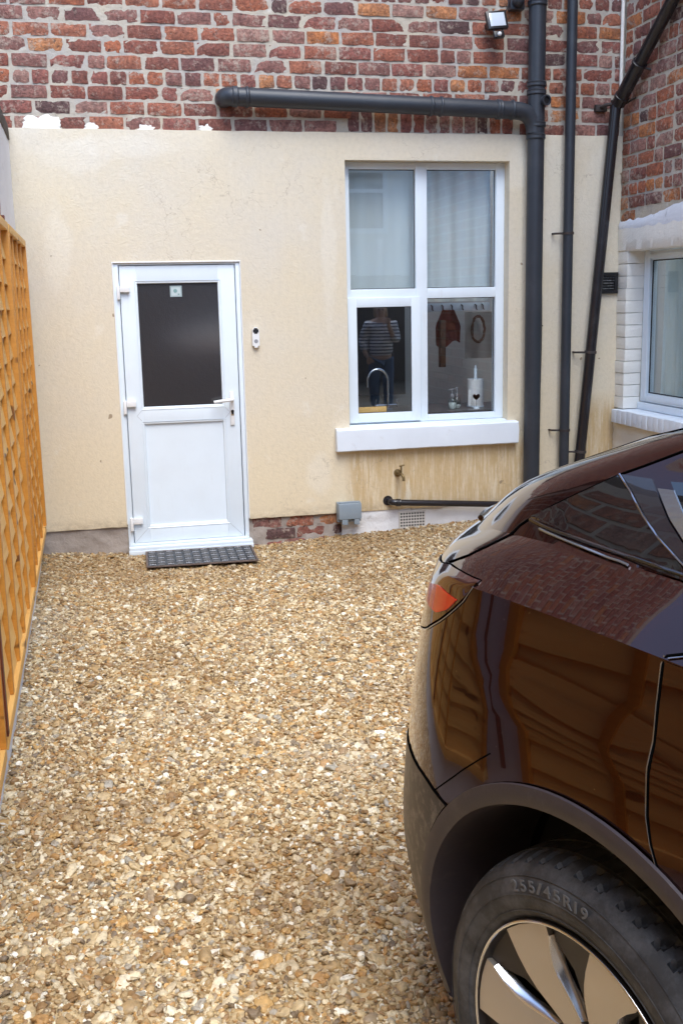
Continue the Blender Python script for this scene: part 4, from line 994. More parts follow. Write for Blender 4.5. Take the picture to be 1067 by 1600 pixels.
    for j in range(8):
        for i in range(110): bm.faces.new((g[j][i], g[j][i+1], g[j+1][i+1], g[j+1][i]))
    bmesh.ops.solidify(bm, geom=bm.faces[:], thickness=.0015)
    tag(fin('long_curtain', bm, mb, None, 60), 'pale curtain hanging in soft folds behind the side house window', 'curtain')
side_house()

# ---------------------------------------------------------------- left boundary wall and fence
def boundary():
    t = thing('boundary_wall', 'old white painted boundary wall with dark weathered coping behind the fence', 'wall', (-.45, -4, 0))
    bm = bmesh.new(); g = []
    ny, nz_ = 240, 60
    for j in range(nz_+1):
        row = []
        for i in range(ny+1):
            y = .0-9.6*i/ny; z = -.1+2.68*j/nz_
            row.append(bm.verts.new((-.386+.004*fbm(0, y, z, 4, 4)-.004*(z < .2)*0+.012*(z < .20), y, z)))
        g.append(row)
    for j in range(nz_):
        for i in range(ny): bm.faces.new((g[j][i], g[j][i+1], g[j+1][i+1], g[j+1][i]))
    bmesh.ops.recalc_face_normals(bm, faces=bm.faces)
    for f in bm.faces:
        if f.normal.x < 0: f.normal_flip()
    fin('wall_face', bm, M['blue_white'], t, 40)
    box('wall_body', -.62, -.40, -9.6, -.001, -.1, 2.575, M['blue_white'], t, 0)
    brick_stuff('upper_bricks', t, 1.35, 9.55, 1.93, 7, lambda a, d, b: (-.372-d, -a, b), M['brick_stuff'], 31)
    box('upper_mortar', -.40, -.3765, -9.58, -1.30, 1.88, 2.572, M['mortar'], t, 0)
    rr = random.Random(2); y = -.01
    while y > -9.5:
        L = rr.uniform(.28, .45); bm = bmesh.new(); bm_box(bm, -.70, -.385+rr.uniform(-.012, .006), y-L, y, 2.575, 2.665+rr.uniform(-.01, .01), .004)
        bmesh.ops.subdivide_edges(bm, edges=[e for e in bm.edges if e.calc_length() > .1], cuts=4, use_grid_fill=True)
        for v in bm.verts: v.co += Vector((fbm(v.co.x, v.co.y, v.co.z, 14, 2), fbm(v.co.y, v.co.x, 3, 14, 2)*.3, fbm(v.co.z, v.co.y, 7, 12, 2)))*.006
        fin('coping_stone', bm, M['coping'], t, 30); y -= L+.006
boundary()
def garden_fence(y0, y1, label, end_red=False, nb=5, zt=1.985, zb=.215):
    t = thing('garden_fence', label, 'fence', (-.35, (y0+y1)/2, zb), 'timber lap panels fixed along the left boundary wall')
    ya, yb = min(y0, y1), max(y0, y1)
    box('top_rail', -.374, -.326, ya+.001, yb-.001, zt-.036, zt, M['wood'], t, .002)
    box('bottom_rail', -.374, -.330, ya+.001, yb-.001, zb, zb+.045, M['wood'], t, .002)
    for k, (a, b) in enumerate(((ya, ya+.032), (yb-.032, yb))):
        box('stile', -.3735, -.3265, a, b, zb+.0455, zt-.0365, M['wood_red'] if (end_red and k == 0) else M['wood_batten'], t, .002)
    rr = random.Random(int(abs(y0)*100)); z = zb+.04; n = 15; pit = (zt-zb-.08)/n
    for k in range(n):
        bm = bmesh.new(); N = 40; lo = z+k*pit-.012; hi = lo+pit+.03; g = []
        s1 = rr.random()*9; ph = rr.choice((0, 1))
        for i in range(N+1):
            y = ya+.0325+(yb-ya-.065)*i/N; w = .010*noise.noise(Vector((y*3.2, s1, 0)))+.006*noise.noise(Vector((y*9, s1, 4)))
            bow = .004*math.sin(y*3+s1)
            g.append([bm.verts.new(p) for p in ((-.3690, y, min(hi, zt-.04)), (-.3640, y, min(hi, zt-.04)), (-.3440+bow*.4, y, lo+w), (-.3645+bow*.4, y, lo+w))])
        for a, b in zip(g, g[1:]):
            for q in range(4): p = (q+1) % 4; bm.faces.new((a[q], a[p], b[p], b[q]))
        bm.faces.new(g[0]); bm.faces.new(g[-1][::-1]); bmesh.ops.recalc_face_normals(bm, faces=bm.faces)
        fin('slat', bm, M['wood'], t, 30)
    for k in range(nb):
        y = ya+.032+(yb-ya-.064)*(k+1)/(nb+1)
        box('batten', -.3545, -.3350, y-.017, y+.017, zb+.047, zt-.038, M['wood_batten'], t, .002)
garden_fence(-.145, -1.60, 'farthest orange timber lap fence panel nearest the cream house wall', nb=3)
garden_fence(-1.665, -3.60, 'second orange timber lap fence panel from the cream house wall', True, nb=4)
o = tag(box('fence_post', -.378, -.340, -1.655, -1.607, .25, 2.02, M['wood_red'], None, .003), 'dark red timber post between the two far fence panels', 'post')
o = tag(box('fence_strip', -.374, -.322, -3.655, -3.612, .30, 2.0, M['wood_red'], None, .003), 'dark red timber strip closing the near end of the second fence panel', 'post')
garden_fence(-3.67, -4.65, 'short half width fence panel beside the parked car tail', nb=2)
garden_fence(-4.82, -6.66, 'fence panel beyond the gap, alongside the rear door of the car', nb=4)
garden_fence(-6.71, -8.54, 'nearest fence panel alongside the front of the parked car', nb=4)
bm = bmesh.new(); bm_tube(bm, [(-.352, -4.66, 1.25), (-.352, -4.81, 1.42)], .010, 6); bm_tube(bm, [(-.352, -4.73, .30), (-.352, -4.73, 1.75)], .009, 6)
tag(fin('fence_brace', bm, M['wood_red'], None, 60), 'thin dark brace across the gap between two fence panels', 'brace')

# ---------------------------------------------------------------- the parked car
def build_car():
    root = thing('parked_car', 'dark brown black hatchback suv parked tail towards the house wall', 'car')
    # key levels: (z rear, z side start, z side far, u where far reached, w, u0, L, uf, Lf, z front)
    K = [
        (.215, .215, .215, 2, .83, .17, .60, 4.55, .7, .22),
        (.235, .225, .225, 2, .893, .085, .64, 4.62, .75, .24),
        (.36, .34, .33, 2, .918, .035, .66, 4.70, .8, .33),
        (.50, .50, .48, 2, .934, .0, .66, 4.74, .85, .46),
        (.68, .70, .66, 2, .944, .030, .65, 4.74, .9, .60),
        (.86, .92, .88, 2, .944, .070, .64, 4.70, .95, .72),
        (1.000, 1.118, 1.075, 2.3, .930, .115, .63, 4.62, 1.0, .80),
        (1.070, 1.158, 1.12, 2.3, .868, .085, .65, 4.40, 1.0, .88),
        (1.125, 1.192, 1.155, 2.3, .812, .100, .70, 3.95, .8, 1.02),
        (1.215, 1.288, 1.33, 2.2, .745, .27, .52, 3.55, .7, 1.20),
        (1.325, 1.388, 1.495, 2.2, .672, .55, .46, 3.10, .7, 1.43),
        (1.400, 1.440, 1.560, 2.2, .600, .80, .45, 2.95, .7, 1.51),
        (1.51, 1.52, 1.605, 2.2, .36, 1.25, .5, 2.65, .5, 1.585),
        (1.60, 1.60, 1.625, 2.4, .04, 1.95, .10, 2.30, .1, 1.625)]
    K = np.array(K, float); CRE = {1, 6, 8, 10}
    sub = 5; levels = []; nK = len(K)
    for i in range(nK-1):
        p1, p2 = K[i], K[i+1]
        p0 = K[i-1] if (i > 0 and i not in CRE) else p1*2-p2 if False else (p1 if i in CRE or i == 0 else K[i-1])
        p3 = p2 if (i+1 in CRE or i+2 >= nK) else K[i+2]
        for k in range(sub):
            t = k/sub
            m1 = (p2-p0)*.5 if not (i in CRE or i == 0) else (p2-p1)*1.0
            m2 = (p3-p1)*.5 if not (i+1 in CRE or i+2 >= nK) else (p2-p1)*1.0
            h = (2*t**3-3*t**2+1)*p1+(t**3-2*t**2+t)*m1+(-2*t**3+3*t**2)*p2+(t**3-t**2)*m2
            levels.append(h)
    levels.append(K[-1])
    NR, NS, NF = 30, 70, 20
    def ring(P):
        zr, za, zb, ub, w, u0, L, uf, Lf, zf = P; out = []
        for i in range(NR+1):
            a = (i/NR)*math.pi/2; u = u0+L*(1-math.cos(a)); v = w*math.sin(a)
            f = min(1, max(0, (u-u0)/(L*1.0))); f = f*f*(3-2*f)
            out.append((u, v, zr+(za-zr)*f))
        for i in range(1, NS):
            u = (u0+L)+(uf-Lf-u0-L)*i/NS
            f = min(1, max(0, (u-(u0+L))/(ub-(u0+L)+.001))); f = f*f*(3-2*f)
            bul = .010*math.exp(-((u-1.02)/.34)**2)+.008*math.exp(-((u-3.88)/.34)**2)
            bul *= 1 if .3 < za < 1.0 else .0
            out.append((u, w+bul, za+(zb-za)*f))
        z1 = out[-1][2]
        for i in range(NF+1):
            a = (i/NF)*math.pi/2; u = (uf-Lf)+Lf*math.sin(a); v = w*math.cos(a); f = i/NF; f = f*f*(3-2*f)
            out.append((u, v, z1+(zf-z1)*f))
        return out
    RG = [ring(P) for P in levels]
    W2L = lambda u, v, z: Vector((u, -v, z))      # right side of the car is local -Y
    bm = bmesh.new(); grid = []
    n = len(RG[0])
    for r_ in RG:
        right = [bm.verts.new(W2L(*p)) for p in r_]
        left = [bm.verts.new(W2L(p[0], -p[1], p[2])) for p in r_[1:-1]]
        grid.append(right+left[::-1])
    m = len(grid[0])
    for a, b in zip(grid, grid[1:]):
        for k in range(m): q = (k+1) % m; bm.faces.new((a[k], a[q], b[q], b[k]))
    bm.faces.new(grid[0][::-1]); bm.faces.new(grid[-1])
    bmesh.ops.recalc_face_normals(bm, faces=bm.faces)
    bvh = BVHTree.FromBMesh(bm)
    me = bpy.data.meshes.new('body'); bm.to_mesh(me); bm.free()
    # wheel arches cut with boolean
    cutters = []
    tmp = bpy.data.objects.new('body', me); COL.objects.link(tmp)
    AR = .436
    for (u, s) in ((1.01, -1), (1.01, 1), (3.88, -1), (3.88, 1)):
        b2 = bmesh.new()
        bmesh.ops.create_cone(b2, cap_ends=True, segments=72, radius1=AR, radius2=AR, depth=.6, matrix=Matrix.Translation((u, s*(.66+.3), .375)) @ Matrix.Rotation(rad(90), 4, 'X'))
        bmesh.ops.recalc_face_normals(b2, faces=b2.faces)
        cm = bpy.data.meshes.new('cut'); b2.to_mesh(cm); b2.free(); co = bpy.data.objects.new('cut', cm); COL.objects.link(co); cutters.append(co)
        md = tmp.modifiers.new('cut', 'BOOLEAN'); md.object = co; md.operation = 'DIFFERENCE'; md.solver = 'EXACT'
    dg = bpy.context.evaluated_depsgraph_get(); dg.update()
    me2 = bpy.data.meshes.new_from_object(tmp.evaluated_get(dg))
    bpy.data.objects.remove(tmp)
    for c in cutters: bpy.data.objects.remove(c)
    me2.name = 'body'; me2.materials.clear()
    paint = car_paint(); well = simple('wheel_well_dark', (.006, .006, .007), .8)
    me2.materials.append(paint); me2.materials.append(well)
    for p in me2.polygons:
        c = p.center; uu = 1.01 if c.x < 2.4 else 3.88
        d = math.hypot(c.x-uu, c.z-.375)
        p.material_index = 1 if (d < AR+.006 and abs(c.y) > .6 and abs(p.normal.y) < .6) or (d < AR and abs(c.y) < .70) or p.normal.z < -.95 else 0
    me2.shade_smooth(); me2.set_sharp_from_angle(angle=rad(24))
    body = link('body', me2, None, root)
    # lateral projection onto the shell (right side)
    def side(u, z, off=.0):
        h = bvh.ray_cast(Vector((u, -3, z)), Vector((0, 1, 0)))
        if h[0] is None: return Vector((u, -.8, z))
        return h[0]+h[1].normalized()*off*(1 if h[1].y < 0 else -1)
    def radial(ang, z, off=0, uc=.75):      # ang: 0 = rearwards, 90 = right
        d = Vector((-math.cos(rad(ang)), -math.sin(rad(ang)), 0)); h = bvh.ray_cast(Vector((uc, 0, z))+d*3, -d)
        if h[0] is None: return Vector((uc, 0, z))+d*.6
        nn = h[1].normalized(); nn = nn if nn.dot(d) > 0 else -nn
        return h[0]+nn*off
    def sheet(name, fn, nu, nv, m, parent, rim=None, th=.004):
        bm = bmesh.new(); g = [[bm.verts.new(fn(i/nu, j/nv)) for i in range(nu+1)] for j in range(nv+1)]
        bmesh.ops.remove_doubles
        for j in range(nv):
            for i in range(nu):
                vs = [g[j][i], g[j][i+1], g[j+1][i+1], g[j+1][i]]
                try: bm.faces.new(vs)
                except Exception: pass
        bmesh.ops.recalc_face_normals(bm, faces=bm.faces)
        # make sure outward
        s = sum((f.normal.dot(f.calc_center_median()-Vector((1.6, 0, .7))) for f in bm.faces))
        if s < 0:
            for f in bm.faces: f.normal_flip()
        be = [e for e in bm.edges if e.is_boundary]
        r_ = bmesh.ops.extrude_edge_only(bm, edges=be); 
        cen = Vector((1.6, 0, .7))
        for v in [x for x in r_['geom'] if isinstance(x, bmesh.types.BMVert)]:
            v.co = v.co-(v.co-Vector((v.co.x if v.co.x > .8 else .8, 0, v.co.z*.8+.1))).normalized()*th
        o = fin(name, bm, m, None, 30); o.parent = parent; return o
    def seam(name, pts, r_, m, parent=None):
        bm = bmesh.new(); bm_tube(bm, pts, r_, 6); bmesh.ops.recalc_face_normals(bm, faces=bm.faces)
        o = fin(name, bm, m, None, 60); o.parent = parent or root; return o
    def lerp(a, b, t): return a+(b-a)*t
    def poly(pts, t):      # pts list of (key, value..), linear interpolation on t in key
        for p, q in zip(pts, pts[1:]):
            if t <= q[0]: f = (t-p[0])/(q[0]-p[0]) if q[0] > p[0] else 0; return [lerp(a, b, f) for a, b in zip(p[1:], q[1:])]
        return list(pts[-1][1:])
    gap = simple('dark_shut_line', (.003, .003, .003), .9, 0, 0, 0); edge = simple('painted_edge_glint', (.25, .26, .30), .2, .8, 1)  # edge: pale colour standing in for glints along the panel edges
    clad = dusty('brown_black_arch_cladding', (.045, .036, .042), (.13, .115, .11), .48, .55, .85, .5, 18)
    # arch cladding
    for (uc, s) in ((1.01, 1), (3.88, 1), (1.01, -1), (3.88, -1)):
        def f(i, j):
            a = rad(-112+224*i); rr_ = (.470, .469, .459, .446, .434, .428, .428)[int(round(j*6))]; off = (.000, .009, .012, .011, .004, -.03, -.40)[int(round(j*6))]
            u = uc+rr_*math.sin(a); z = .375+rr_*math.cos(a)
            zq = max(z, .245); p = side(u if abs(u-uc) > .0 else u, zq, 0)
            if p.y > -.70: p.y = -.70
            ra = max(.41, min(.464, rr_)); p2 = side(uc+.47*math.sin(a), max(.25, .375+.47*math.cos(a)), 0)
            yl = min(p2.y, side(uc+max(rr_, .40)*math.sin(a), max(.25, .375+max(rr_, .40)*math.cos(a)), 0).y)
            y = yl-.003-off*.6
            return Vector((u, s*y, zq))
        bm = bmesh.new(); g = [[bm.verts.new(f(i/60, j/6)) for i in range(61)] for j in range(7)]
        for j in range(6):
            for i in range(60): bm.faces.new((g[j][i], g[j][i+1], g[j+1][i+1], g[j+1][i]) if s > 0 else (g[j][i], g[j+1][i], g[j+1][i+1], g[j][i+1]))
        bmesh.ops.recalc_face_normals(bm, faces=bm.faces)
        o = fin('arch_cladding', bm, clad, None, 40); o.parent = root
    # tail light: wraps round the rear corner
    red = mat('dark_red_lamp_lens')[0]; b = red.node_tree.nodes['Principled BSDF']; b.inputs['Base Color'].default_value = (.035, .006, .005, 1); b.inputs['Roughness'].default_value = .08; b.inputs['Coat Weight'].default_value = 1; b.inputs['Coat IOR'].default_value = 1.7
    topz = [(20, .998), (50, 1.050), (65, 1.088), (74, 1.106), (79, 1.121), (83.3, 1.125), (88.1, 1.1265)]
    botz = [(20, .88), (50, .900), (65, .945), (74, .983), (76.5, .994), (81.5, 1.035), (84.6, 1.068), (87, 1.10), (88.1, 1.125)]
    tl = sheet('tail_light', lambda i, j: radial(lerp(22, 88, i), lerp(poly(botz, lerp(22, 88, i))[0], poly(topz, lerp(22, 88, i))[0], j), .004), 60, 10, red, root)
    rr_ = mat('red_reflector'); rb = rr_[3]; rb.inputs['Base Color'].default_value = (.75, .03, .012, 1); rb.inputs['Roughness'].default_value = .25; rb.inputs['Coat Weight'].default_value = 1
    def refl(i, j):
        a = lerp(73.2, 85.3, i); t = [(0, 1.066), (.55, 1.090), (1, 1.086)]; bt = [(0, 1.034), (.6, 1.040), (.85, 1.060), (1, 1.085)]
        return radial(a, lerp(poly(bt, i)[0], poly(t, i)[0], j), .0062)
    sheet('reflector', refl, 12, 5, rr_[0], tl, th=.002)
    left_light = tl.copy(); left_light.data = tl.data.copy(); COL.objects.link(left_light); left_light.scale = (1, -1, 1)
    seam('shut_line', [radial(a, poly(botz, a)[0]-.002, .0015) for a in np.linspace(20, 88, 40)], .0014, gap)
    seam('shut_line', [radial(a, poly(topz, a)[0]+.002, .0010) for a in np.linspace(20, 88, 40)], .0013, gap)
    seam('light_edge', [radial(a, poly(botz, a)[0]-.005, .002) for a in np.linspace(30, 88, 40)], .0012, edge)
    # crease highlight line and hatch shut line
    hatch = [(.56, 1.122), (.581, 1.130), (.617, 1.146), (.640, 1.163), (.654, 1.179), (.672, 1.202), (.705, 1.225), (.75, 1.252), (.805, 1.284), (.858, 1.314), (.90, 1.333), (.957, 1.360), (1.2, 1.425), (1.6, 1.475)]
    hp = []
    for p, q in zip(hatch, hatch[1:]):
        for k in range(6): hp.append(side(lerp(p[0], q[0], k/6), lerp(p[1], q[1], k/6), .001))
    globals()['HP'] = hp
    seam('hatch_shut_line', hp, .0018, gap)
    # quarter glass and rear door glass
    tint = mat('dark_tinted_glass')[0]; b = tint.node_tree.nodes['Principled BSDF']; b.inputs['Base Color'].default_value = (.008, .007, .007, 1); b.inputs['Roughness'].default_value = .03; b.inputs['Coat Weight'].default_value = 1; b.inputs['Coat IOR'].default_value = 1.6; b.inputs['Coat Roughness'].default_value = .0
    qt = [(.695, 1.221), (.751, 1.250), (.805, 1.282), (.856, 1.311)]
    qb = [(.695, 1.219), (.76, 1.217), (.828, 1.211), (.907, 1.203), (.981, 1.195), (1.069, 1.188), (1.10, 1.186)]
    def qgl(i, j):
        ub = lerp(.697, 1.098, i); ut = lerp(.697, .854, i)
        return side(lerp(ub, ut, j), lerp(poly(qb, ub)[0], poly(qt, ut)[0], j), .003)
    qg = sheet('quarter_glass', qgl, 24, 12, tint, root)
    seam('glass_trim', [side(lerp(.70, 1.9, t), lerp(1.216, 1.155, t**.9), .003) for t in np.linspace(0, 1, 40)], .0035, simple('satin_black_trim', (.03, .032, .036), .25, .5, 1))
    seam('bright_trim', [side(lerp(.74, .965, t), lerp(1.207, 1.189, t), .004) for t in np.linspace(0, 1, 12)], .0026, simple('bright_satin_trim', (.30, .36, .44), .25, .7, 1))
    pil = [(.856, 1.312), (.898, 1.290), (.947, 1.260), (.996, 1.235), (1.057, 1.210), (1.11, 1.190)]
    dge = [(.928, 1.313), (.961, 1.289), (.999, 1.261), (1.043, 1.236), (1.10, 1.212), (1.16, 1.188)]
    def curve(P, t):
        x = t*(len(P)-1); k = min(int(x), len(P)-2); f = x-k; return lerp(P[k][0], P[k+1][0], f), lerp(P[k][1], P[k+1][1], f)
    seam('pillar_edge', [side(*curve(pil, t), .003) for t in np.linspace(0, 1, 26)], .0022, edge)
    def dfr(i, j):
        p = curve(pil, j); q = curve(dge, j); return side(lerp(p[0]+.006, q[0], i), lerp(p[1], q[1], i), .004)
    sheet('door_window_frame', dfr, 8, 24, simple('door_frame_gloss', (.03, .028, .032), .22, .3, 1), root)
    def dtr(i, j):
        q = curve(dge, .12+.88*j); return side(q[0]+.004+.036*i, q[1]+.002, .007+.004*i)
    sheet('window_trim', dtr, 3, 24, bpy.data.materials['bright_satin_trim'], root)
    def dgl(i, j):
        q = curve(dge, 1-j); a = (q[0]+.042, q[1]); b = (lerp(2.3, 2.25, j), lerp(1.155, 1.47, j)); e = i**1.6
        top = [(.92, 1.316), (.976, 1.334), (1.2, 1.415), (1.6, 1.455), (2.4, 1.475)]
        u = lerp(a[0], b[0], e); z = lerp(a[1], lerp(1.165, poly(top, u)[0]-.012, j), min(1, e*6)); return side(u, z, .0065)
    sheet('door_glass', dgl, 40, 16, tint, root)
    # rear door skin
    gl = [(.72, 1.150), (.745, 1.150), (.80, 1.115), (.88, 1.085), (.95, 1.10), (1.05, 1.12), (1.112, 1.128)]   # z, u along the door's rear edge
    def ugap(z): return poly([(.30, 1.53), (.50, 1.445), (.62, 1.37), (.72, 1.262), (.76, 1.215), (.80, 1.182), (.843, 1.163), (.88, 1.154), (.95, 1.150), (1.04, 1.149), (1.12, 1.151)], z)[0]
    def dr(i, j):
        z = lerp(.30, 1.108, j); return side(lerp(ugap(z), 2.32, i), z, .0025)
    sheet('rear_door', dr, 40, 40, paint, root, th=.006)
    seam('door_shut_line', [side(ugap(z)-.004, z, .0005) for z in np.linspace(.755, 1.114, 30)], .0020, gap)
    seam('door_edge', [side(ugap(z)-.0075, z, .0005) for z in np.linspace(.755, 1.114, 30)], .0013, edge)
    seam('door_shut_line', [side(1.147+t*.20, 1.114+.062*t, .0005) for t in np.linspace(0, 1, 16)], .0024, gap)
    seam('door_edge', [side(1.153+t*.20, 1.112+.062*t, .0015) for t in np.linspace(0, 1, 16)], .0016, edge)
    # bumper lower valance, matt and scuffed, with its seam
    low = dusty('scuffed_lower_bumper', (.028, .023, .023), (.20, .175, .16), .38, .48, .66, .8, 34)
    lt = [(16, .66), (60, .70), (71.5, .722), (79.5, .713), (85, .689), (88, .67)]
    bm = bmesh.new(); NN, MM = 46, 16; g = []
    for j in range(MM+1):
        row = []
        for i in range(NN+1):
            a = lerp(16, 86, i/NN); zt = poly(lt, a)[0]; z = lerp(.236, zt, j/MM); p = radial(a, z, .003)
            d = math.hypot(p.x-1.01, p.z-.375)
            if d < .474: 
                k = .474/d; p2 = side(1.01+(p.x-1.01)*k, max(.25, .375+(p.z-.375)*k), .003); p = p2
            row.append(bm.verts.new(p))
        g.append(row)
    for j in range(MM):
        for i in range(NN): bm.faces.new((g[j][i], g[j][i+1], g[j+1][i+1], g[j+1][i]))
    bmesh.ops.recalc_face_normals(bm, faces=bm.faces); o = fin('lower_bumper', bm, low, None, 40); o.parent = root
    seam('bumper_seam', [radial(a, poly(lt, a)[0]+.001, .0015) for a in np.linspace(30, 86, 40)], .0020, gap)
    bs = [(.598, .690), (.644, .727), (.708, .780), (.767, .826), (.794, .846)]
    seam('fender_shut_line', [side(*curve(bs, t), .0003) for t in np.linspace(0, 1, 20)], .0014, gap)
    # rear spoiler lip, badge-side star scratch
    seam('spoiler_edge', [radial(a, lerp(1.118, 1.165, (a/70)**2), .002) for a in np.linspace(0, 62, 30)], .006, paint)
    # wheels
    tyre = dusty('worn_tyre_rubber', (.030, .031, .035), (.12, .125, .14), .62, .45, .72, .8, 12)
    alloy = simple('satin_silver_alloy', (.50, .455, .40), .34, .75, .3); dark = simple('dark_grey_alloy', (.035, .030, .030), .35, .6)
    bright = simple('machined_edge', (.75, .76, .78), .16, .95); letters = simple('tyre_lettering', (.12, .125, .135), .7)
    def wheel(uc, s, proto=None):
        wc_ = Vector((uc, -s*.94, .356))
        wb = bpy.data.objects.new('wheel', None); COL.objects.link(wb); wb.parent = root; wb.location = wc_
        if s < 0: wb.rotation_euler = (0, 0, math.pi)
        if proto:
            for o in proto: c = o.copy(); COL.objects.link(c); c.parent = wb
            return None
        out = []
        ax = Vector((0, -1, 0))     # outward
        def fw(name, bm, m, sm=35): o = fin(name, bm, m, None, sm); o.parent = wb; out.append(o); return o
        # tyre: dense ring so the tread grooves are real
        prof = [(.247, -.012, 0), (.252, -.004, 0), (.262, .004, 0), (.285, .0105, 0), (.305, .0095, 0), (.322, .003, 0), (.334, -.006, 0), (.341, -.014, 0), (.3445, -.020, 1), (.3475, -.027, 1), (.3505, -.036, 1), (.3530, -.048, 1), (.3535, -.053, 0), (.3465, -.0535, 0), (.3465, -.0600, 0), (.3540, -.0605, 0), (.3555, -.085, 2), (.3558, -.098, 0), (.3488, -.0985, 0), (.3488, -.1055, 0), (.3560, -.106, 0), (.3562, -.125, 0), (.3560, -.150, 0), (.3488, -.1505, 0), (.3488, -.157, 0), (.3555, -.1575, 0), (.3535, -.200, 0), (.3475, -.228, 0), (.33, -.245, 0), (.26, -.245, 0)]
        NT = 420; bm = bmesh.new(); rings = []
        rt = random.Random(1); cuts = {}
        a = 0; 
        while a < NT: cuts[a] = 1; a += rt.choice((7, 8, 9))
        for r_, h, kind in prof:
            rg = []
            for k in range(NT):
                q = r_
                kk = (k+int((h+.06)*60)) % NT
                if kind == 1 and (kk in cuts or (kk-1) % NT in cuts): q -= .010
                if kind == 2 and ((k+3) % NT) in cuts: q -= .008
                t = 2*math.pi*k/NT
                rg.append(bm.verts.new((q*math.sin(t), -h, q*math.cos(t))))
            rings.append(rg)
        for i in range(len(rings)-1):
            for k in range(NT): q = (k+1) % NT; bm.faces.new((rings[i][k], rings[i][q], rings[i+1][q], rings[i+1][k]))
        bmesh.ops.recalc_face_normals(bm, faces=bm.faces)
        fw('tyre', bm, tyre, 25)
        # fine rings on the sidewall
        bm = bmesh.new()
        for (r_, h, w) in ((.268, .0075, .0009), (.296, .0118, .0008), (.325, .0035, .0008)):
            pts = [(r_*math.sin(t), -h, r_*math.cos(t)) for t in np.linspace(0, 2*math.pi, 121)]
            bm_tube(bm, pts, w, 5, False)
        fw('sidewall_rib', bm, tyre)
        # size marking
        bm = bmesh.new(); txt = '255/45R19'
        bms = bmesh.new()
        def glyphs(txt, r_, a0, size, h, bmt, adv=None):
            a = a0
            for chx in txt:
                cu = bpy.data.curves.new('g', 'FONT'); cu.body = chx; cu.size = size; cu.extrude = .0008; cu.offset = .0004; cu.align_x = 'CENTER'
                ob = bpy.data.objects.new('g', cu); COL.objects.link(ob); dg = bpy.context.evaluated_depsgraph_get(); mm = bpy.data.meshes.new_from_object(ob.evaluated_get(dg))
                bpy.data.objects.remove(ob); bpy.data.curves.remove(cu)
                wdt = {'/': .62, '1': .62, ' ': .5, 'R': 1.05, 'I': .4}.get(chx, 1.0)*size*.70; a += wdt/2/r_
                t = a
                # glyph plane: x tangential (clockwise seen from outside), y radial
                rad_dir = Vector((math.sin(t), 0, math.cos(t))); tan = Vector((math.cos(t), 0, -math.sin(t))); outw = Vector((0, -1, 0))
                Mx = Matrix((tan*(2.2 if chx == '/' else 1.18), rad_dir, outw)).transposed().to_4x4(); Mx.translation = rad_dir*r_+outw*h
                mm.transform(Mx); bmt.from_mesh(mm); bpy.data.meshes.remove(mm); a += wdt/2/r_+.10*size/r_
        glyphs(txt, .3005, rad(-28.5)*1, .028, .0108, bm)
        fw('tyre_lettering', bm, letters)
        # rim barrel and lip
        bm = bmesh.new(); pr = [(.2525, -.006), (.2525, .0045), (.249, .006), (.246, .003), (.2445, -.006), (.236, -.030), (.225, -.13), (.225, -.2)]
        rg = []
        for r_, h in pr: rg.append([bm.verts.new((r_*math.sin(t), -h, r_*math.cos(t))) for t in (2*math.pi*k/96 for k in range(96))])
        for a_, b_ in zip(rg, rg[1:]):
            for k in range(96): q = (k+1) % 96; bm.faces.new((a_[k], a_[q], b_[q], b_[k]))
        bmesh.ops.recalc_face_normals(bm, faces=bm.faces); fw('rim', bm, dark)
        bm = bmesh.new(); bm_tube(bm, [(.2492*math.sin(t), -.0040, .2492*math.cos(t)) for t in np.linspace(0, 2*math.pi, 97)], .0028, 8, False); fw('rim_lip', bm, bright)
        bm = bmesh.new(); lathe(bm, [(.235, -.06), (.10, -.055)], (0, 0, 0), ax, 48); fw('wheel_back', bm, simple('brake_dark', (.01, .01, .01), .6))
        for k in range(7):
            base = rad(-31.3+k*360/7)
            # silver blade: wide at the rim, narrow and swirling at the hub
            L = [(.2440, -12.8, 12.8), (.225, -13.5, 12.8), (.200, -15.0, 10.5), (.170, -16.5, 8.5), (.140, -17.0, 9.0), (.110, -15.0, 13.0), (.080, -12.0, 20.0), (.05, -15, 25)]
            bm = bmesh.new(); rows = []
            for (r_, a0, a1) in L:
                h = .001-.030*((.244-r_)/.19)**1.3
                row = []
                for f in np.linspace(0, 1, 7):
                    a = base+rad(lerp(a0, a1, f)); hh = h-.005*(f)**2-(.016 if f == 0 else 0)*0
                    row.append(bm.verts.new((r_*math.sin(a), -hh, r_*math.cos(a))))
                rows.append(row)
            for a_, b_ in zip(rows, rows[1:]):
                for q in range(6): bm.faces.new((a_[q], a_[q+1], b_[q+1], b_[q]))
            # thickness skirts
            be = [e for e in bm.edges if e.is_boundary]; r__ = bmesh.ops.extrude_edge_only(bm, edges=be)
            for v in [x for x in r__['geom'] if isinstance(x, bmesh.types.BMVert)]: v.co.y += .028
            bmesh.ops.recalc_face_normals(bm, faces=bm.faces); sp = fw('spoke', bm, alloy, 30)
            # bright machined edge on the trailing side
            pts0 = []; 
            bm = bmesh.new(); rows = []
            for (r_, a0, a1) in L[:-1]:
                h = .001-.030*((.244-r_)/.19)**1.3-.005
                w = rad(1.0+2.6*max(0, (.225-r_)/.1)) if r_ < .24 else rad(.8)
                row = [bm.verts.new(((r_)*math.sin(a), -(h-dh), (r_)*math.cos(a))) for a, dh in ((base+rad(a1), 0), (base+rad(a1)+w*.5, .004), (base+rad(a1)+w*1.4, .020))]
                rows.append(row)
            for a_, b_ in zip(rows[1:], rows[2:]):
                for q in range(2): bm.faces.new((a_[q], a_[q+1], b_[q+1], b_[q]))
            bmesh.ops.recalc_face_normals(bm, faces=bm.faces); fw('spoke_edge', bm, bright, 30)
            # dark infill fin between blades
            bm = bmesh.new(); rows = []
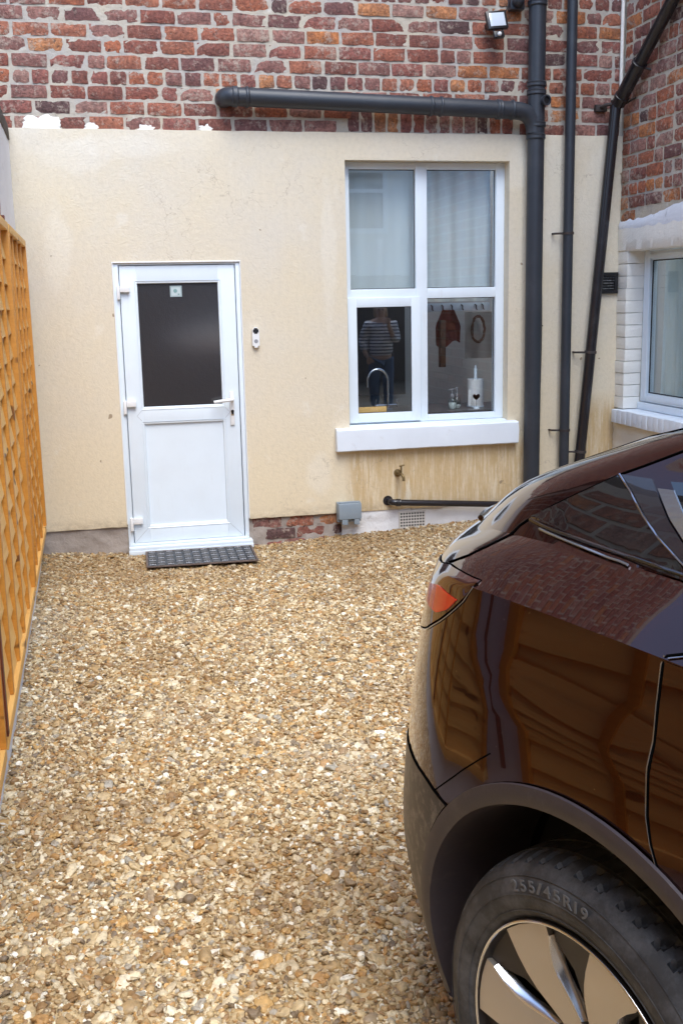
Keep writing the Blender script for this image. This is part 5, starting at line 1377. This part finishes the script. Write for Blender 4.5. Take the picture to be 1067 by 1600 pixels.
            for (r_, a0, a1) in ((.244, 13.2, 38.0), (.226, 13.4, 37.6), (.214, 14, 36.5), (.17, 22, 34.4), (.12, 26, 33.6), (.07, 28, 34)):
                h = -.012-.03*((.244-r_)/.19)
                rows.append([bm.verts.new((r_*math.sin(base+rad(lerp(a0, a1, f))), -h, r_*math.cos(base+rad(lerp(a0, a1, f))))) for f in (0, .5, 1)])
            for a_, b_ in zip(rows, rows[1:]):
                for q in range(2): bm.faces.new((a_[q], a_[q+1], b_[q+1], b_[q]))
            bmesh.ops.recalc_face_normals(bm, faces=bm.faces); fw('spoke_infill', bm, dark, 30)
        bm = bmesh.new(); lathe(bm, [(.062, -.045), (.060, -.022), (.03, -.018), (.0, -.018)], (0, 0, 0), ax, 32); fw('hub_cap', bm, dark)
        return out
    pr = wheel(1.0, 1); wheel(1.0, -1, pr); wheel(3.88, 1, pr); wheel(3.88, -1, pr)
    # windscreen, hatch glass, front lamps for the parts out of shot
    def hg(i, j):
        v = lerp(-.52, .52, i); u = lerp(.34, 1.15, j); v *= lerp(1.0, .9, j)
        h = bvh.ray_cast(Vector((u, v, 3)), Vector((0, 0, -1))); return h[0]+Vector((0, 0, .003)) if h[0] else Vector((u, v, 1.4))
    sheet('rear_window', hg, 24, 20, tint, root)
    def ws(i, j):
        v = lerp(-.60, .60, i); u = lerp(3.0, 3.75, j); v *= lerp(.85, 1.1, j)
        h = bvh.ray_cast(Vector((u, v, 3)), Vector((0, 0, -1))); return h[0]+Vector((0, 0, .003)) if h[0] else Vector((u, v, 1.2))
    sheet('windscreen', ws, 20, 16, tint, root)
    for s in (1, -1):
        def hl(i, j):
            a = lerp(120, 150, i); z = lerp(.66, .74, j); d = Vector((-math.cos(rad(a)), -s*math.sin(rad(a)), 0)); h = bvh.ray_cast(Vector((3.9, 0, z))+d*3, -d)
            return (h[0]+d*.003) if h[0] else Vector((4.4, -s*.6, z))
        sheet('headlight', hl, 12, 4, M['lamp_lens'], root)
    ang = math.atan2(-math.cos(rad(18)), math.sin(rad(18)))
    root.location = (1.2802, -4.3280, 0.0); root.rotation_euler = (0, 0, ang)
build_car()

# ---------------------------------------------------------------- the woman mirrored in the casement
def person():
    X, Y = 3.98, -7.57
    t = thing('person', 'person in a blue and white striped top and blue jeans beside the car', 'person', (X, Y, 0))
    def skin(name, V, Ed, rad_, m, root_i=0, lev=2, parent=t):
        me = bpy.data.meshes.new(name); me.from_pydata([Vector(v) for v in V], Ed, []); me.update()
        ob = bpy.data.objects.new(name, me); COL.objects.link(ob)
        md = ob.modifiers.new('s', 'SKIN'); md.use_smooth_shade = True
        for i, r in enumerate(rad_): me.skin_vertices[0].data[i].radius = (r, r) if not hasattr(r, '__len__') else r; me.skin_vertices[0].data[i].use_root = (i == root_i)
        sb = ob.modifiers.new('d', 'SUBSURF'); sb.levels = lev; sb.render_levels = lev
        dg = bpy.context.evaluated_depsgraph_get(); m2 = bpy.data.meshes.new_from_object(ob.evaluated_get(dg)); bpy.data.objects.remove(ob)
        m2.name = name; m2.materials.clear(); m2.materials.append(m); m2.shade_smooth(); o = bpy.data.objects.new(name, m2); COL.objects.link(o); o.parent = parent; return o
    H = 1.52; sk = simple('skin', (.62, .40, .30), .55)
    # facing +Y; left hand is on -X side
    V = [(0, 0, .80), (0, .0, .95), (0, .0, 1.10), (0, .01, 1.22), (0, .01, 1.29), (0, .02, 1.37), (0, .02, 1.44),
         (-.075, 0, .75), (-.09, .01, .42), (-.095, .0, .08), (-.10, .11, .03), (.075, 0, .75), (.09, .01, .42), (.095, 0, .08), (.10, .11, .03),
         (-.155, 0, 1.19), (-.235, -.03, .99), (-.215, .06, .82), (-.17, .09, .76), (.155, 0, 1.19), (.20, .03, .98), (.13, .20, 1.08), (.08, .27, 1.22)]
    Ed = [(0, 1), (1, 2), (2, 3), (3, 4), (4, 5), (5, 6), (0, 7), (7, 8), (8, 9), (9, 10), (0, 11), (11, 12), (12, 13), (13, 14), (3, 15), (15, 16), (16, 17), (17, 18), (3, 19), (19, 20), (20, 21), (21, 22)]
    rd = [(.125, .10), (.11, .085), (.125, .095), (.11, .08), .05, (.075, .085), .072, .085, .06, .042, .035, .085, .06, .042, .035, .062, .043, .034, .026, .062, .043, .034, .026]
    skin('body', V, Ed, rd, sk)
    m, n, l, b = mat('striped_jersey'); sx = n.new('ShaderNodeSeparateXYZ'); tc = n.new('ShaderNodeTexCoord'); l.new(tc.outputs['Object'], sx.inputs[0])
    f = mth(n, l, 'FRACT', mth(n, l, 'MULTIPLY', sx.outputs[2], 23.0)); l.new(mix(n, l, ramp(n, l, f, [(0, 0), (.6, 0), (.61, 1), (1, 1)], 'CONSTANT'), (.85, .88, .93), (.05, .07, .15)), b.inputs['Base Color'])
    Vs = [(0, 0, .74), (0, 0, .95), (0, 0, 1.10), (0, .01, 1.205), (-.155, 0, 1.185), (-.235, -.03, .99), (-.215, .05, .84), (.155, 0, 1.185), (.20, .03, .98), (.14, .18, 1.06)]
    skin('striped_top', Vs, [(0, 1), (1, 2), (2, 3), (3, 4), (4, 5), (5, 6), (3, 7), (7, 8), (8, 9)], [(.185, .15), (.17, .145), (.17, .14), (.14, .11), .09, .07, .055, .09, .07, .055], m)
    jn = dusty('blue_denim', (.05, .11, .24), (.12, .19, .32), .85, .4, .6, .7, 8)
    skin('jeans', [(0, 0, .84), (-.08, 0, .72), (-.09, .01, .42), (-.095, 0, .10), (.08, 0, .72), (.09, .01, .42), (.095, 0, .10)], [(0, 1), (1, 2), (2, 3), (0, 4), (4, 5), (5, 6)], [(.15, .12), (.10, .10), .078, .065, (.10, .10), .078, .065], jn)
    skin('hair', [(0, -.01, 1.46), (0, -.035, 1.41), (-.065, -.01, 1.36), (.065, -.01, 1.36), (-.07, 0, 1.29), (.07, 0, 1.29)], [(0, 1), (1, 2), (1, 3), (2, 4), (3, 5)], [.075, .085, .035, .035, .025, .025], simple('fair_hair', (.45, .30, .16), .6))
    bm = bmesh.new(); bmesh.ops.create_uvsphere(bm, u_segments=10, v_segments=8, radius=.012, matrix=Matrix.Translation((-.028, .095, 1.395))); bmesh.ops.create_uvsphere(bm, u_segments=10, v_segments=8, radius=.012, matrix=Matrix.Translation((.028, .095, 1.395)))
    o = fin('eyes', bm, M['cable'], None, 60); o.parent = t
    bm = bmesh.new(); bm_tube(bm, [(0, .095, 1.385), (0, .118, 1.36), (0, .10, 1.352)], .010, 8); bm_tube(bm, [(-.022, .096, 1.328), (0, .103, 1.326), (.022, .096, 1.328)], .005, 6); o = fin('nose_and_mouth', bm, sk, None, 60); o.parent = t
    for s in (-1, 1):
        bm = bmesh.new(); c = Vector((-.16, .10, .74)) if s < 0 else Vector((.075, .28, 1.24))
        for i in range(4):
            a = c+Vector(((i-1.5)*.018, 0, 0)); dz = -1 if s < 0 else .8; ln = (.055, .065, .06, .048)[i]
            bm_tube(bm, [a, a+Vector((0, .012, dz*ln*.5)), a+Vector((0, .0, dz*ln))], .009, 8, True, [.010, .009, .007])
        bm_tube(bm, [c+Vector((.03*-s, 0, 0)), c+Vector((.05*-s, .01, -.02)), c+Vector((.055*-s, .015, -.04))], .010, 8)
        bm_box(bm, c.x-.036, c.x+.036, c.y-.012, c.y+.014, c.z-.03, c.z+.04, .010); o = fin('hand', bm, sk, None, 60); o.parent = t
    for s in (-1, 1):
        bm = bmesh.new(); bm_box(bm, s*.10-.045, s*.10+.045, -.09, .16, .0, .08, .03); o = fin('shoe', bm, M['white_plastic'], None, 60); o.parent = t
    t.rotation_euler = (0, 0, rad(12)); t.scale = (1.06, 1.06, 1.04)
person()

# ---------------------------------------------------------------- building across the yard, seen only in reflections
def neighbour():
    t = thing('neighbour_house', 'tall red brick neighbour house beyond the boundary wall on the left', 'house', (-4, -5, 0))
    box('wall_core', -4.4, -3.807, -9.5, -2.2, -.1, 6.4, M['mortar'], t, 0)
    brick_stuff('bricks', t, 2.2, 9.45, .05, 72, lambda a, d, b: (-3.8-d, -a, b), M['brick_stuff'], 21)
neighbour()
def opposite():
    t = thing('opposite_house', 'pale rendered house across the yard with white framed windows', 'house', (3, -14, 0))
    pale = paint_material('pale_render', (.62, .66, .68), (.5, .5, .5), .3, .2, 2, .9)
    box('wall', -6, 12, -14.4, -14.0, -.1, 6.5, pale, t, 0)
    dk = simple('window_dark', (.05, .06, .07), .15)
    for (x, z, w_, h_) in ((4.85, 2.85, 1.05, 1.25), (0.5, 3.2, 1.0, 1.4), (8.5, 3.2, 1.0, 1.4)):
        bm = bmesh.new()
        for a in ((x, x+.10), (x+w_-.10, x+w_)): bm_box(bm, a[0], a[1], -14.0, -13.92, z, z+h_, .004)
        for a in ((z, z+.10), (z+h_-.10, z+h_), (z+h_*.62, z+h_*.62+.07)): bm_box(bm, x+.099, x+w_-.099, -14.0, -13.921, a[0], a[1], .004)
        w = fin('window', bm, M['upvc'], t, 40); box('pane', x+.09, x+w_-.09, -13.97, -13.96, z+.09, z+h_-.09, dk, w, 0)
    f = thing('yard_gate_fence', 'dark brown close boarded fence in front of the pale house', 'fence', (3, -13, 0))
    wd = wood_material('dark_board', (.07, .045, .03), (.04, .025, .018), False)
    rr = random.Random(3); x = -2.0
    while x < 9.5:
        box('board', x, x+.14, -13.02+rr.uniform(-.006, .006), -13.0, .02, 2.02+rr.uniform(-.02, .02), wd, f, 0); x += .146
opposite()
